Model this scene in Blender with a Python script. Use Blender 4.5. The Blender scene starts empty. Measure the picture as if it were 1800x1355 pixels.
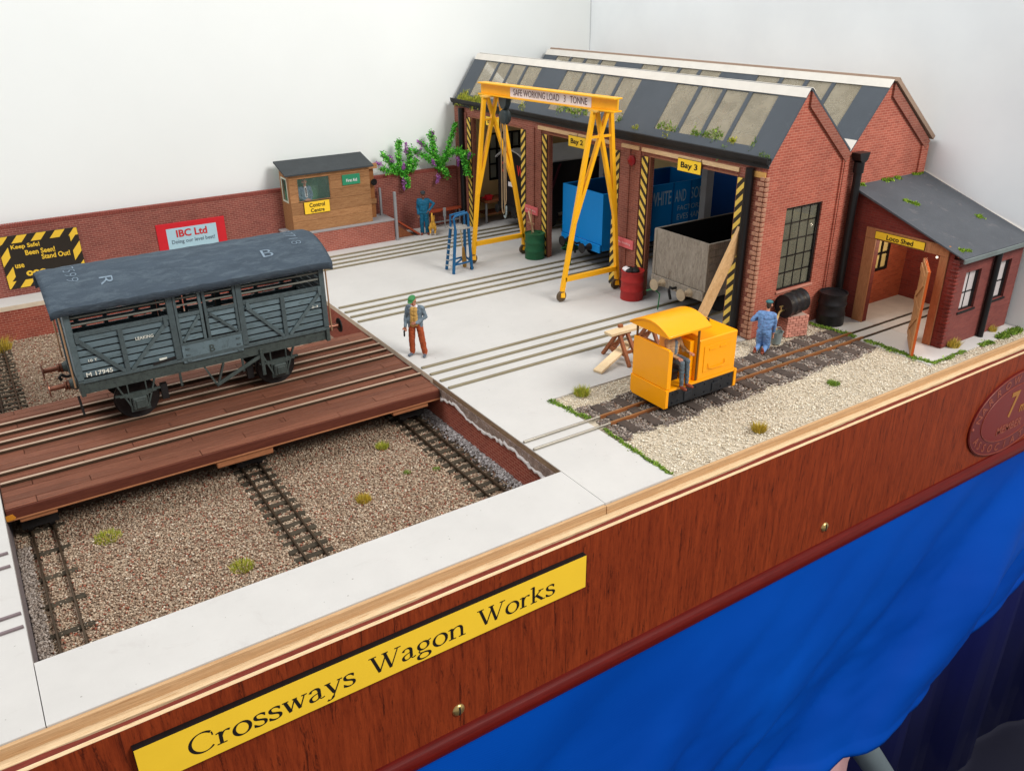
import bpy, bmesh, math, random
import numpy as np
from mathutils import Vector, Matrix, noise as mnoise
R = math.radians
SC = bpy.context.scene
COL = SC.collection
rnd = random.Random(7)

# ------------------------------------------------------------------ camera, world, lamps, exposure (unit: 1 cm of the model)
cam = bpy.data.cameras.new("camera"); camo = bpy.data.objects.new("camera", cam); COL.objects.link(camo)
CR = ((0.8352592623, -0.5497833961, -0.0089544413), (-0.2424849470, -0.3536819469, -0.9033881397), (0.4935007752, 0.7567346284, -0.4287303198))
camo.matrix_world = Matrix(((CR[0][0], -CR[1][0], -CR[2][0], -21.0693), (CR[0][1], -CR[1][1], -CR[2][1], -27.9979),
                            (CR[0][2], -CR[1][2], -CR[2][2], 21.2053), (0, 0, 0, 1)))
cam.sensor_fit = 'HORIZONTAL'; cam.sensor_width = 36.0; cam.lens = 36.0 * 1479.15 / 1800.0
cam.clip_start = 0.5; cam.clip_end = 2000
SC.camera = camo
world = bpy.data.worlds.new("World"); SC.world = world; world.use_nodes = True
wb = world.node_tree.nodes["Background"]; wb.inputs[0].default_value = (0.97, 0.985, 1.0, 1); wb.inputs[1].default_value = 0.43


def lamp(name, kind, loc, target, energy, size=10, color=(1, 1, 1)):
    l = bpy.data.lights.new(name, kind); l.energy = energy; l.color = color
    if kind == 'AREA':
        l.shape = 'RECTANGLE'; l.size = size; l.size_y = size * 0.7
    else:
        l.shadow_soft_size = size
    o = bpy.data.objects.new(name, l); COL.objects.link(o); o.location = loc
    o.rotation_euler = (Vector(target) - Vector(loc)).to_track_quat('-Z', 'Y').to_euler()
    return o


lamp("hall_lamp", 'AREA', (42, -80, 88), (6, 14, 0), 126000, 50, (1.0, 0.975, 0.94))
lamp("hall_lamp", 'AREA', (-46, 30, 105), (14, 36, 6), 62000, 60, (0.98, 0.99, 1.0))
SC.view_settings.view_transform = 'Standard'; SC.view_settings.look = 'None'
SC.view_settings.exposure = 0.2; SC.view_settings.gamma = 1.0
SC.cycles.max_bounces = 8; SC.cycles.diffuse_bounces = 4; SC.cycles.glossy_bounces = 3
SC.cycles.transparent_max_bounces = 12; SC.cycles.transmission_bounces = 4
SC.cycles.use_denoising = True


# ------------------------------------------------------------------ materials
def s2l(c):
    c = c / 255.0
    return c / 12.92 if c <= 0.04045 else ((c + 0.055) / 1.055) ** 2.4


def rgb(r, g, b):
    return (s2l(r), s2l(g), s2l(b))


def scl(c, k):
    return (min(1, c[0] * k), min(1, c[1] * k), min(1, c[2] * k))


def nt_new(name):
    m = bpy.data.materials.new(name); m.use_nodes = True
    nt = m.node_tree; b = nt.nodes["Principled BSDF"]
    return m, nt, b


def add_ramp(nt, fac, stops):
    r = nt.nodes.new("ShaderNodeValToRGB")
    e = r.color_ramp.elements
    while len(e) < len(stops):
        e.new(0.5)
    for i, (p, c) in enumerate(stops):
        e[i].position = p; e[i].color = (c[0], c[1], c[2], 1)
    nt.links.new(fac, r.inputs[0])
    return r.outputs[0]


def add_noise(nt, vec, scale, detail=4, rough=0.6, dist=0.0):
    n = nt.nodes.new("ShaderNodeTexNoise"); n.inputs["Scale"].default_value = scale
    n.inputs["Detail"].default_value = detail; n.inputs["Roughness"].default_value = rough
    n.inputs["Distortion"].default_value = dist
    nt.links.new(vec, n.inputs["Vector"])
    return n.outputs["Fac"]


def coords(nt, stretch=(1, 1, 1), rot=(0, 0, 0), per_object=False):
    t = nt.nodes.new("ShaderNodeTexCoord")
    src = t.outputs["Object"]
    m = nt.nodes.new("ShaderNodeMapping"); m.inputs["Scale"].default_value = stretch; m.inputs["Rotation"].default_value = rot
    nt.links.new(src, m.inputs["Vector"])
    if per_object:
        oi = nt.nodes.new("ShaderNodeObjectInfo")
        mu = nt.nodes.new("ShaderNodeMath"); mu.operation = 'MULTIPLY'; mu.inputs[1].default_value = 37.0
        nt.links.new(oi.outputs["Random"], mu.inputs[0])
        cb = nt.nodes.new("ShaderNodeCombineXYZ")
        for i in range(3):
            nt.links.new(mu.outputs[0], cb.inputs[i])
        nt.links.new(cb.outputs[0], m.inputs["Location"])
    return m.outputs[0]


def add_mix(nt, fac, a, b, mode='MIX'):
    x = nt.nodes.new("ShaderNodeMix"); x.data_type = 'RGBA'; x.blend_type = mode
    for sock, v in ((0, fac), (6, a), (7, b)):
        if isinstance(v, (int, float)):
            x.inputs[sock].default_value = v
        elif isinstance(v, tuple):
            x.inputs[sock].default_value = (v[0], v[1], v[2], 1)
        else:
            nt.links.new(v, x.inputs[sock])
    return x.outputs[2]


def add_bump(nt, b, height, strength, dist=0.05):
    bp = nt.nodes.new("ShaderNodeBump"); bp.inputs["Strength"].default_value = strength; bp.inputs["Distance"].default_value = dist
    nt.links.new(height, bp.inputs["Height"]); nt.links.new(bp.outputs[0], b.inputs["Normal"])


MC = {}


def obj_tone(nt, col):
    oi = nt.nodes.new("ShaderNodeObjectInfo")
    return add_mix(nt, 1.0, col, add_ramp(nt, oi.outputs["Random"], [(0.0, (0.8, 0.79, 0.78)), (1.0, (1.14, 1.13, 1.12))]), 'MULTIPLY')


def mk(name, base, rough=0.6, metal=0.0, var=0.12, scale=1.2, bump=0.12, bscale=14, dirt=None, dirt_at=0.62, stretch=(1, 1, 1), rot=(0, 0, 0), per_object=False, spec=0.3, coat=0.0):
    """plain painted / cast surface: base colour with blotches, fine relief and optional dirt patches"""
    if name in MC:
        return MC[name]
    m, nt, b = nt_new(name)
    v = coords(nt, stretch, rot, per_object)
    f = add_noise(nt, v, scale, 5, 0.65)
    col = add_ramp(nt, f, [(0.3, scl(base, 1 - var)), (0.7, scl(base, 1 + var))])
    if per_object: col = obj_tone(nt, col)
    f2 = add_noise(nt, v, bscale, 3, 0.7)
    if dirt is not None:
        f3 = add_noise(nt, v, scale * 2.3, 6, 0.75, 0.6)
        k = add_ramp(nt, f3, [(dirt_at - 0.08, (0, 0, 0)), (dirt_at + 0.12, (1, 1, 1))])
        col = add_mix(nt, k, col, dirt)
    nt.links.new(col, b.inputs["Base Color"])
    b.inputs["Roughness"].default_value = rough; b.inputs["Metallic"].default_value = metal
    b.inputs["Specular IOR Level"].default_value = spec; b.inputs["Coat Weight"].default_value = coat
    if bump:
        add_bump(nt, b, f2, bump)
    MC[name] = m
    return m


def mk_wood(name, c1, c2, stretch=(0.25, 4, 4), rough=0.55, scale=3.0, bump=0.25, per_object=False, streak=None, coat=0.0, rot=(0, 0, 0)):
    if name in MC:
        return MC[name]
    m, nt, b = nt_new(name)
    v = coords(nt, stretch, rot, per_object)
    f = add_noise(nt, v, scale, 6, 0.7, 0.4)
    col = add_ramp(nt, f, [(0.32, c1), (0.68, c2)])
    f2 = add_noise(nt, v, scale * 3.5, 5, 0.8, 0.2)
    col = add_mix(nt, 0.45, col, add_ramp(nt, f2, [(0.35, scl(c1, 0.7)), (0.65, scl(c2, 1.12))]))
    if streak is not None:
        f3 = add_noise(nt, v, scale * 1.8, 8, 0.85, 0.8)
        col = add_mix(nt, add_ramp(nt, f3, [(0.53, (0, 0, 0)), (0.62, (0.9, 0.9, 0.9))]), col, streak)
    if per_object: col = obj_tone(nt, col)
    nt.links.new(col, b.inputs["Base Color"])
    b.inputs["Specular IOR Level"].default_value = 0.18
    b.inputs["Roughness"].default_value = rough; b.inputs["Coat Weight"].default_value = coat; b.inputs["Coat Roughness"].default_value = 0.25
    if bump:
        add_bump(nt, b, f2, bump, 0.04)
    MC[name] = m
    return m


def mk_brick(name, c1, c2, mortar, bw=0.50, bh=0.165, msize=0.022, bump=0.5, blotch=None, flat=0.0):
    if name in MC:
        return MC[name]
    m, nt, b = nt_new(name)
    g = nt.nodes.new("ShaderNodeNewGeometry")
    sp = nt.nodes.new("ShaderNodeSeparateXYZ"); nt.links.new(g.outputs["Position"], sp.inputs[0])
    ad = nt.nodes.new("ShaderNodeMath"); ad.operation = 'ADD'
    nt.links.new(sp.outputs[0], ad.inputs[0]); nt.links.new(sp.outputs[1], ad.inputs[1])
    cb = nt.nodes.new("ShaderNodeCombineXYZ"); nt.links.new(ad.outputs[0], cb.inputs[0]); nt.links.new(sp.outputs[2], cb.inputs[1])
    br = nt.nodes.new("ShaderNodeTexBrick"); nt.links.new(cb.outputs[0], br.inputs["Vector"])
    br.inputs["Color1"].default_value = (*c1, 1); br.inputs["Color2"].default_value = (*c2, 1); br.inputs["Mortar"].default_value = (*mortar, 1)
    br.inputs["Scale"].default_value = 1.0; br.inputs["Mortar Size"].default_value = msize
    br.inputs["Brick Width"].default_value = bw; br.inputs["Row Height"].default_value = bh; br.inputs["Mortar Smooth"].default_value = 0.35
    br.inputs["Bias"].default_value = -0.1
    f = add_noise(nt, g.outputs["Position"], 0.55, 6, 0.7)
    col = add_mix(nt, 0.6, br.outputs["Color"], add_ramp(nt, f, [(0.3, (0.7, 0.66, 0.66)), (0.7, (1.2, 1.16, 1.14))]), 'MULTIPLY')
    if blotch is not None:
        f3 = add_noise(nt, g.outputs["Position"], 1.3, 7, 0.75, 0.5)
        col = add_mix(nt, add_ramp(nt, f3, [(0.55, (0, 0, 0)), (0.75, (0.6, 0.6, 0.6))]), col, blotch)
    nt.links.new(col, b.inputs["Base Color"]); b.inputs["Roughness"].default_value = 0.75
    inv = nt.nodes.new("ShaderNodeMath"); inv.operation = 'SUBTRACT'; inv.inputs[0].default_value = 1.0
    nt.links.new(br.outputs["Fac"], inv.inputs[1])
    f4 = add_noise(nt, g.outputs["Position"], 16, 3, 0.7)
    mm = nt.nodes.new("ShaderNodeMath"); mm.operation = 'MULTIPLY_ADD'; mm.inputs[1].default_value = 0.35
    nt.links.new(f4, mm.inputs[0]); nt.links.new(inv.outputs[0], mm.inputs[2])
    add_bump(nt, b, mm.outputs[0], bump, 0.03)
    MC[name] = m
    return m


def mk_attr(name, rough=0.8, gain=1.0):
    if name in MC:
        return MC[name]
    m, nt, b = nt_new(name)
    a = nt.nodes.new("ShaderNodeAttribute"); a.attribute_name = "grain"
    nt.links.new(a.outputs["Color"], b.inputs["Base Color"]); b.inputs["Roughness"].default_value = rough
    b.inputs["Specular IOR Level"].default_value = 0.25
    MC[name] = m
    return m


def mk_glass(name, tint, alpha, rough=0.15, film=0.25):
    """thin dusty pane: part see-through, part film of tint"""
    if name in MC:
        return MC[name]
    m, nt, b = nt_new(name)
    v = coords(nt)
    f = add_noise(nt, v, 0.5, 6, 0.7, 0.8)
    k = add_ramp(nt, f, [(0.3, (alpha - film,) * 3), (0.7, (min(1, alpha + film),) * 3)])
    b.inputs["Base Color"].default_value = (*tint, 1); b.inputs["Roughness"].default_value = rough
    nt.links.new(k, b.inputs["Alpha"])
    MC[name] = m
    return m


def mk_emit(name, col, s):
    if name in MC:
        return MC[name]
    m, nt, b = nt_new(name)
    b.inputs["Emission Color"].default_value = (*col, 1); b.inputs["Emission Strength"].default_value = s
    MC[name] = m
    return m


APRON = mk("apron_paint", rgb(194, 191, 187), 0.85, var=0.05, scale=0.25, bump=0.06, bscale=9, dirt=rgb(182, 177, 173), dirt_at=0.68, spec=0.2)
_nt = APRON.node_tree; _b = _nt.nodes["Principled BSDF"]; _src = _b.inputs["Base Color"].links[0].from_socket; _v = coords(_nt)
_sp = add_ramp(_nt, add_noise(_nt, _v, 5.5, 2, 0.5), [(0.735, (0, 0, 0)), (0.76, (0.75, 0.75, 0.75))])
_sc = add_ramp(_nt, add_noise(_nt, coords(_nt, (0.35, 2.2, 1)), 0.9, 7, 0.8, 0.5), [(0.6, (0, 0, 0)), (0.82, (0.35, 0.35, 0.35))])
_nt.links.new(add_mix(_nt, _sp, add_mix(_nt, _sc, _src, rgb(150, 140, 130)), rgb(120, 112, 104)), _b.inputs["Base Color"])
BACKW = mk("backdrop_white", rgb(240, 243, 241), 0.9, var=0.02, scale=0.06, bump=0.03, bscale=2, spec=0.15)
BACKG = mk("backdrop_grey", rgb(246, 250, 252), 0.85, var=0.05, scale=0.07, bump=0.25, bscale=0.35, spec=0.25)
BRICK_G = mk_brick("gable_brick_lit", rgb(174, 90, 70), rgb(154, 72, 54), rgb(194, 130, 108), blotch=rgb(142, 62, 46), bump=0.65)  # shed brick with the brighter light on the gable side put into its colour
BRICK_F = mk_brick("front_brick_shaded", rgb(146, 82, 65), rgb(126, 66, 51), rgb(158, 110, 92), blotch=rgb(112, 54, 42))  # same shed brick, painted darker for the shade on the front wall
BRICK_L = mk_brick("loco_shed_brick", rgb(128, 44, 32), rgb(110, 34, 26), rgb(118, 58, 48), blotch=rgb(96, 24, 18), bump=0.35)
BRICK_LD = mk_brick("loco_shed_side_brick", rgb(126, 62, 54), rgb(112, 50, 45), rgb(118, 66, 60), bump=0.3)
BRICK_LI = mk_brick("loco_shed_lit_brick", rgb(176, 82, 48), rgb(152, 62, 34), rgb(160, 92, 66), bump=0.3)  # orange tone paints the warm light on the wall inside the doorway
BRICK_W = mk_brick("back_wall_brick", rgb(142, 74, 62), rgb(122, 58, 49), rgb(166, 116, 102), bw=0.46, bh=0.16, blotch=rgb(110, 54, 46))
BRICK_P = mk_brick("pit_brick", rgb(158, 74, 54), rgb(138, 58, 42), rgb(182, 124, 104), bw=0.46, bh=0.18, bump=0.5)
BRICK_O = mk_brick("oil_stand_brick", rgb(172, 108, 94), rgb(148, 84, 72), rgb(206, 168, 152), bw=0.5, bh=0.17, msize=0.03, bump=0.9)
PLASTER = mk("crumbled_plaster", rgb(140, 118, 106), 0.9, var=0.35, scale=2.2, bump=0.9, bscale=7, dirt=rgb(208, 198, 192), dirt_at=0.6)
SLATE = mk("roof_slate_paint", rgb(76, 82, 89), 0.6, var=0.08, scale=0.4, bump=0.08, bscale=10, dirt=rgb(94, 100, 106), dirt_at=0.68)
SLATE_D = mk("roof_dark_felt", rgb(78, 81, 86), 0.7, var=0.1, scale=0.5, bump=0.15, bscale=12, dirt=rgb(112, 108, 108), dirt_at=0.66)
FELT = mk("hut_roof_felt", rgb(62, 66, 68), 0.85, var=0.12, scale=1.0, bump=0.4, bscale=18)
RIDGE = mk("ridge_card", rgb(222, 216, 206), 0.8, var=0.05, scale=1, bump=0.05)
BLACK = mk("black_gloss", rgb(24, 23, 24), 0.35, var=0.2, bump=0.03)
BLACKM = mk("black_matt", rgb(30, 28, 28), 0.6, var=0.3, bump=0.1)
FRAMEB = mk("loco_frame_black", rgb(34, 36, 40), 0.5, var=0.3, bump=0.15)
YEL = mk("crane_yellow", rgb(246, 178, 26), 0.45, var=0.05, scale=1.0, bump=0.06, dirt=rgb(226, 160, 30), dirt_at=0.66)
YEL_L = mk("loco_yellow", rgb(252, 164, 4), 0.34, var=0.03, scale=0.6, bump=0.02, bscale=6, coat=0.15)
YEL_S = mk("sign_yellow", rgb(252, 206, 52), 0.5, var=0.03, scale=0.5, bump=0.02)
YEL_H = mk("hazard_yellow", rgb(226, 190, 86), 0.6, var=0.08, scale=2, bump=0.05)
HAZB = mk("hazard_black", rgb(52, 44, 34), 0.6, var=0.1, scale=2, bump=0.05)
WHITE = mk("white_card", rgb(232, 226, 228), 0.7, var=0.02, bump=0.02)
INK = mk("black_ink", rgb(26, 22, 20), 0.6, var=0.05, bump=0.0)
INKW = mk("white_ink", rgb(226, 226, 214), 0.7, var=0.05, bump=0.0)
CHALK = mk("chalk_mark", rgb(124, 140, 154), 0.9, var=0.25, scale=4, bump=0.0)
INKY = mk("yellow_ink", rgb(240, 196, 60), 0.6, var=0.04, bump=0.0)
INKR = mk("red_ink", rgb(196, 48, 48), 0.6, var=0.04, bump=0.0)
RAILM = mk("rail_dull", rgb(134, 124, 100), 0.45, 0.25, var=0.15, scale=0.8, bump=0.08, stretch=(0.4, 3, 3))
RAILD = mk("rail_dark", rgb(78, 64, 50), 0.4, 0.5, var=0.2, scale=0.8, bump=0.1)
RAILR = mk("rail_rust", rgb(142, 88, 50), 0.6, 0.1, var=0.2, scale=1.2, bump=0.15)
RAILS = mk("rail_bright", rgb(164, 158, 146), 0.35, 0.6, var=0.1, scale=1, bump=0.03)
RAILT = mk("deck_rail", rgb(192, 168, 146), 0.42, 0.25, var=0.12, scale=0.8, bump=0.05, stretch=(0.4, 3, 3))
SLEEP = mk("sleeper_dark", rgb(78, 68, 62), 0.85, var=0.25, scale=2.5, bump=0.5, bscale=14, per_object=True)
SLEEPG = mk("sleeper_pit", rgb(66, 58, 46), 0.85, var=0.3, scale=2.5, bump=0.5, bscale=14, per_object=True)
DECK = mk_wood("deck_plank", rgb(90, 50, 39), rgb(152, 98, 75), (0.1, 8, 8), 0.5, 2.8, 0.8, per_object=True, streak=rgb(58, 33, 28))
_nt = DECK.node_tree; _b = _nt.nodes["Principled BSDF"]; _src = _b.inputs["Base Color"].links[0].from_socket
_k = add_ramp(_nt, add_noise(_nt, coords(_nt, (0.22, 5, 5), per_object=True), 2.1, 8, 0.85, 0.3), [(0.58, (0, 0, 0)), (0.72, (0.55, 0.55, 0.55))])
_nt.links.new(add_mix(_nt, _k, _src, rgb(196, 152, 124)), _b.inputs["Base Color"])
DECKE = mk_wood("deck_edge", rgb(78, 38, 30), rgb(108, 58, 44), (0.2, 4, 4), 0.5, 2.6, 0.4)
BEARER = mk_wood("bearer_wood", rgb(146, 92, 60), rgb(176, 118, 82), (0.3, 3, 3), 0.6, 2.6, 0.4)
FASC = mk_wood("fascia_sapele", rgb(110, 38, 16), rgb(150, 62, 28), (1.3, 1.3, 0.11), 0.5, 2.2, 0.1, streak=rgb(60, 19, 9), coat=0.0, rot=(0, R(7), 0))
MOULD = mk_wood("moulding_mahogany", rgb(82, 13, 9), rgb(108, 22, 13), (0.15, 3, 3), 0.4, 1.6, 0.08, coat=0.05)
REDS = mk_wood("ply_red_face", rgb(96, 34, 26), rgb(132, 56, 42), (0.3, 3, 3), 0.6, 3, 0.4)
PLY = mk_wood("ply_edge", rgb(210, 178, 134), rgb(234, 208, 170), (0.18, 5, 5), 0.7, 2.2, 0.4, streak=rgb(168, 122, 74))
PINE = mk_wood("pine_edge", rgb(184, 142, 98), rgb(212, 176, 134), (0.1, 6, 7), 0.65, 2.0, 0.4, streak=rgb(158, 104, 58))
HUTW = mk_wood("hut_boards", rgb(146, 100, 62), rgb(186, 140, 98), (0.35, 3, 3.5), 0.65, 2.2, 0.35, per_object=True, streak=rgb(118, 74, 44))
DOORW = mk_wood("door_wood", rgb(176, 122, 78), rgb(206, 156, 106), (3, 3, 0.4), 0.6, 2.0, 0.3, per_object=True)
DOORF = mk_wood("doorframe_wood", rgb(158, 102, 66), rgb(186, 128, 88), (3, 3, 0.4), 0.6, 2.0, 0.3)
DOORE = mk_wood("door_edge_red", rgb(176, 74, 28), rgb(204, 98, 44), (3, 3, 0.4), 0.55, 2.0, 0.3)
NEWW = mk_wood("new_plank", rgb(228, 196, 150), rgb(244, 220, 182), (0.4, 4, 4), 0.65, 2.2, 0.2, per_object=True)
OAKW = mk_wood("leaning_plank", rgb(196, 152, 102), rgb(216, 176, 128), (0.5, 3, 0.5), 0.65, 2.2, 0.2)
TRESW = mk_wood("trestle_wood", rgb(128, 72, 44), rgb(160, 100, 66), (2, 2, 2), 0.6, 2.2, 0.3)
JAMB = mk_wood("jamb_wood", rgb(122, 76, 56), rgb(150, 98, 74), (3, 3, 0.4), 0.7, 2, 0.3)
RUSTW = mk_wood("ramp_boards", rgb(150, 62, 38), rgb(178, 84, 54), (0.5, 3, 3), 0.65, 2.2, 0.3)
CREAM = mk("inside_cream", rgb(226, 196, 140), 0.85, var=0.08, scale=0.5, bump=0.05)
GREYP = mk("grey_paint", rgb(150, 150, 152), 0.6, var=0.08, bump=0.05)
STONE = mk("grey_coping", rgb(158, 154, 154), 0.85, var=0.08, bump=0.15)
WAG = mk("wagon_grey", rgb(105, 123, 130), 0.48, var=0.16, scale=0.9, bump=0.4, bscale=18, dirt=rgb(72, 86, 84), dirt_at=0.6, stretch=(0.5, 2, 2), per_object=True)
WAGF = mk("wagon_framing", rgb(82, 95, 98), 0.45, var=0.16, scale=3.0, bump=0.4, bscale=20, dirt=rgb(58, 66, 66), dirt_at=0.6, per_object=True)
WAGD = mk("wagon_underframe", rgb(68, 77, 74), 0.5, var=0.18, scale=3.0, bump=0.35, bscale=20, dirt=rgb(46, 50, 50), dirt_at=0.57, per_object=True)
WAGR = mk("wagon_roof_canvas", rgb(68, 78, 88), 0.9, var=0.16, scale=0.8, bump=0.9, bscale=9, dirt=rgb(84, 95, 104), dirt_at=0.55, stretch=(0.4, 1.2, 1.2), spec=0.1)
WAGI = mk("wagon_inside_shade", rgb(46, 44, 44), 0.9, var=0.2, bump=0.1)  # near-black tone paints the shade inside the wagon body
BRASSB = mk("buffer_bronze", rgb(120, 78, 62), 0.35, 0.7, var=0.15, bump=0.05)
TANROD = mk("copper_rod", rgb(176, 138, 104), 0.4, 0.5, var=0.1, bump=0.02)
BRASS = mk("brass", rgb(196, 166, 108), 0.3, 0.8, var=0.1, bump=0.05)
BLUE_W = mk("bright_blue_paint", rgb(0, 126, 200), 0.5, var=0.03, scale=0.5, bump=0.02)
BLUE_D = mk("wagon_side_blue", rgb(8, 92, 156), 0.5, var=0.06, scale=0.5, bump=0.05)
NAVY = mk("navy_board", rgb(10, 66, 130), 0.7, var=0.12, scale=0.3, bump=0.05)
GREYW = mk_wood("grey_wagon_boards", rgb(126, 116, 104), rgb(160, 150, 137), (1.6, 1.6, 0.45), 0.7, 1.4, 0.25, streak=rgb(108, 95, 82))
VANB = mk("van_black", rgb(28, 24, 26), 0.6, var=0.2, bump=0.1)
VANR = mk("van_roof_grey", rgb(178, 176, 172), 0.8, var=0.06, bump=0.1)
MAROON = mk("van_brace_maroon", rgb(84, 34, 48), 0.6, var=0.1, bump=0.05)
DRUM_G = mk("drum_green", rgb(34, 92, 58), 0.5, var=0.12, scale=1.5, bump=0.2, bscale=8)
DRUM_R = mk("drum_red", rgb(164, 40, 38), 0.5, var=0.1, scale=1.5, bump=0.15, bscale=8)
DRUM_B = mk("drum_black", rgb(32, 31, 33), 0.42, var=0.2, scale=1.5, bump=0.15, bscale=8)
PINK = mk("pink_notice", rgb(216, 106, 108), 0.6, var=0.04, bump=0.02)
REDP = mk("red_paint", rgb(206, 36, 46), 0.5, var=0.05, bump=0.03)
BELLR = mk("bell_red", rgb(146, 20, 26), 0.4, var=0.1, bump=0.03)
SIGNB = mk("sign_pale_blue", rgb(172, 206, 218), 0.6, var=0.03, bump=0.02)
SIGNG = mk("first_aid_green", rgb(46, 138, 100), 0.5, var=0.04, bump=0.02)
PLAQ = mk("plaque_red", rgb(116, 26, 18), 0.35, var=0.05, bump=0.02)
PLAQR = mk("plaque_purple", rgb(102, 26, 24), 0.35, var=0.05, bump=0.02)
GOLD = mk("plaque_gold", rgb(176, 116, 44), 0.4, 0.2, var=0.1, bump=0.02)
STEPB = mk("steps_blue", rgb(20, 86, 130), 0.45, var=0.08, bump=0.05)
WIREM = mk("wire_silver", rgb(186, 184, 176), 0.4, 0.4, var=0.1, bump=0.05)
HOIST = mk("hoist_grey", rgb(52, 62, 64), 0.45, 0.1, var=0.15, bump=0.1)
CHAIN = mk("chain_brassy", rgb(166, 142, 110), 0.5, 0.3, var=0.15, bump=0.1)
GALV = mk("galvanised", rgb(150, 162, 160), 0.45, 0.3, var=0.12, bump=0.1)
GREENW = mk("green_wire", rgb(48, 116, 72), 0.5, var=0.1, bump=0.05)
SKYL = mk_glass("skylight_pane", rgb(184, 173, 150), 0.46, 0.08, 0.14)
WINP = mk_glass("window_pane", rgb(132, 130, 112), 0.42, 0.06, 0.16)
HUTP = mk_glass("hut_pane", rgb(150, 180, 170), 0.1, 0.06, 0.05)
LOCP = mk_glass("loco_shed_pane", rgb(214, 206, 204), 0.75, 0.2, 0.12)
SAGE = mk("hut_inside_green", rgb(92, 148, 104), 0.8, var=0.1, bump=0.02)
SKIN = mk("figure_skin", rgb(186, 126, 100), 0.55, var=0.08, scale=4, bump=0.05)
SKIND = mk("figure_skin_shaded", rgb(120, 78, 60), 0.6, var=0.08, scale=4, bump=0.05)
HAIR = mk("figure_hair", rgb(62, 50, 42), 0.7, var=0.2, bump=0.2)
CAPG = mk("cap_green", rgb(54, 120, 68), 0.6, var=0.15, scale=4, bump=0.2)
CAPT = mk("cap_teal", rgb(56, 104, 108), 0.6, var=0.15, scale=4, bump=0.2)
CAPD = mk("cap_dark", rgb(52, 58, 62), 0.6, var=0.15, scale=4, bump=0.2)
JKT = mk("jacket_blue_grey", rgb(108, 122, 132), 0.65, var=0.3, scale=7, bump=0.6, bscale=16)
SHIRTY = mk("shirt_mustard", rgb(196, 154, 84), 0.65, var=0.25, scale=8, bump=0.6, bscale=16)
TROUR = mk("trousers_rust", rgb(160, 74, 38), 0.65, var=0.28, scale=7, bump=0.6, bscale=14)
SHOEB = mk("shoe_blue_grey", rgb(84, 92, 104), 0.5, var=0.1, bump=0.1)
SHOEN = mk("shoe_brown", rgb(130, 62, 42), 0.45, var=0.15, bump=0.1)
TEALO = mk("overalls_teal", rgb(20, 98, 130), 0.6, var=0.22, scale=6, bump=0.5, bscale=14)
BLUEO = mk("overalls_sky_blue", rgb(100, 136, 182), 0.5, var=0.3, scale=6, bump=0.6, bscale=14, dirt=rgb(96, 84, 124), dirt_at=0.6)
TANJ = mk("jacket_tan", rgb(182, 144, 102), 0.7, var=0.25, scale=6, bump=0.5, bscale=14)
JEAN = mk("jeans_grey_blue", rgb(88, 100, 108), 0.7, var=0.25, scale=6, bump=0.5, bscale=14)
SUIT = mk("suit_slate", rgb(90, 108, 128), 0.7, var=0.12, scale=5, bump=0.2)
CATF = mk("cat_ginger", rgb(226, 170, 66), 0.75, var=0.22, scale=9, bump=0.2)
CATW = mk("cat_white", rgb(226, 220, 208), 0.75, var=0.05, bump=0.1)
LEAFM = mk_attr("leaf_mix", 0.6)
GRAINM = mk_attr("grain_mix", 0.85)
SATIN, _nt, _b = nt_new("blue_satin")
_v = coords(_nt, (1, 1, 1)); _f = add_noise(_nt, _v, 0.05, 3, 0.5)
_nt.links.new(add_ramp(_nt, _f, [(0.3, rgb(0, 62, 158)), (0.7, rgb(0, 80, 184))]), _b.inputs["Base Color"])
_b.inputs["Roughness"].default_value = 0.55; _b.inputs["Sheen Weight"].default_value = 0.0; _b.inputs["Specular IOR Level"].default_value = 0.08
_w = _nt.nodes.new("ShaderNodeTexWave"); _w.inputs["Scale"].default_value = 5.5; _w.bands_direction = 'DIAGONAL'; _nt.links.new(_v, _w.inputs["Vector"])
add_bump(_nt, _b, _w.outputs["Fac"], 0.12, 0.03)
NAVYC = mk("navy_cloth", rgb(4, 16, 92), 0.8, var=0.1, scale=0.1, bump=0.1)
HALLF = mk("hall_floor", rgb(34, 34, 52), 0.6, var=0.1, scale=0.05, bump=0.02)
TUBEG = mk("trestle_tube", rgb(142, 156, 160), 0.4, 0.3, var=0.05, bump=0.02)
PINKC = mk("pink_cloth", rgb(206, 160, 160), 0.85, var=0.08, bump=0.2, bscale=3)


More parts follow.
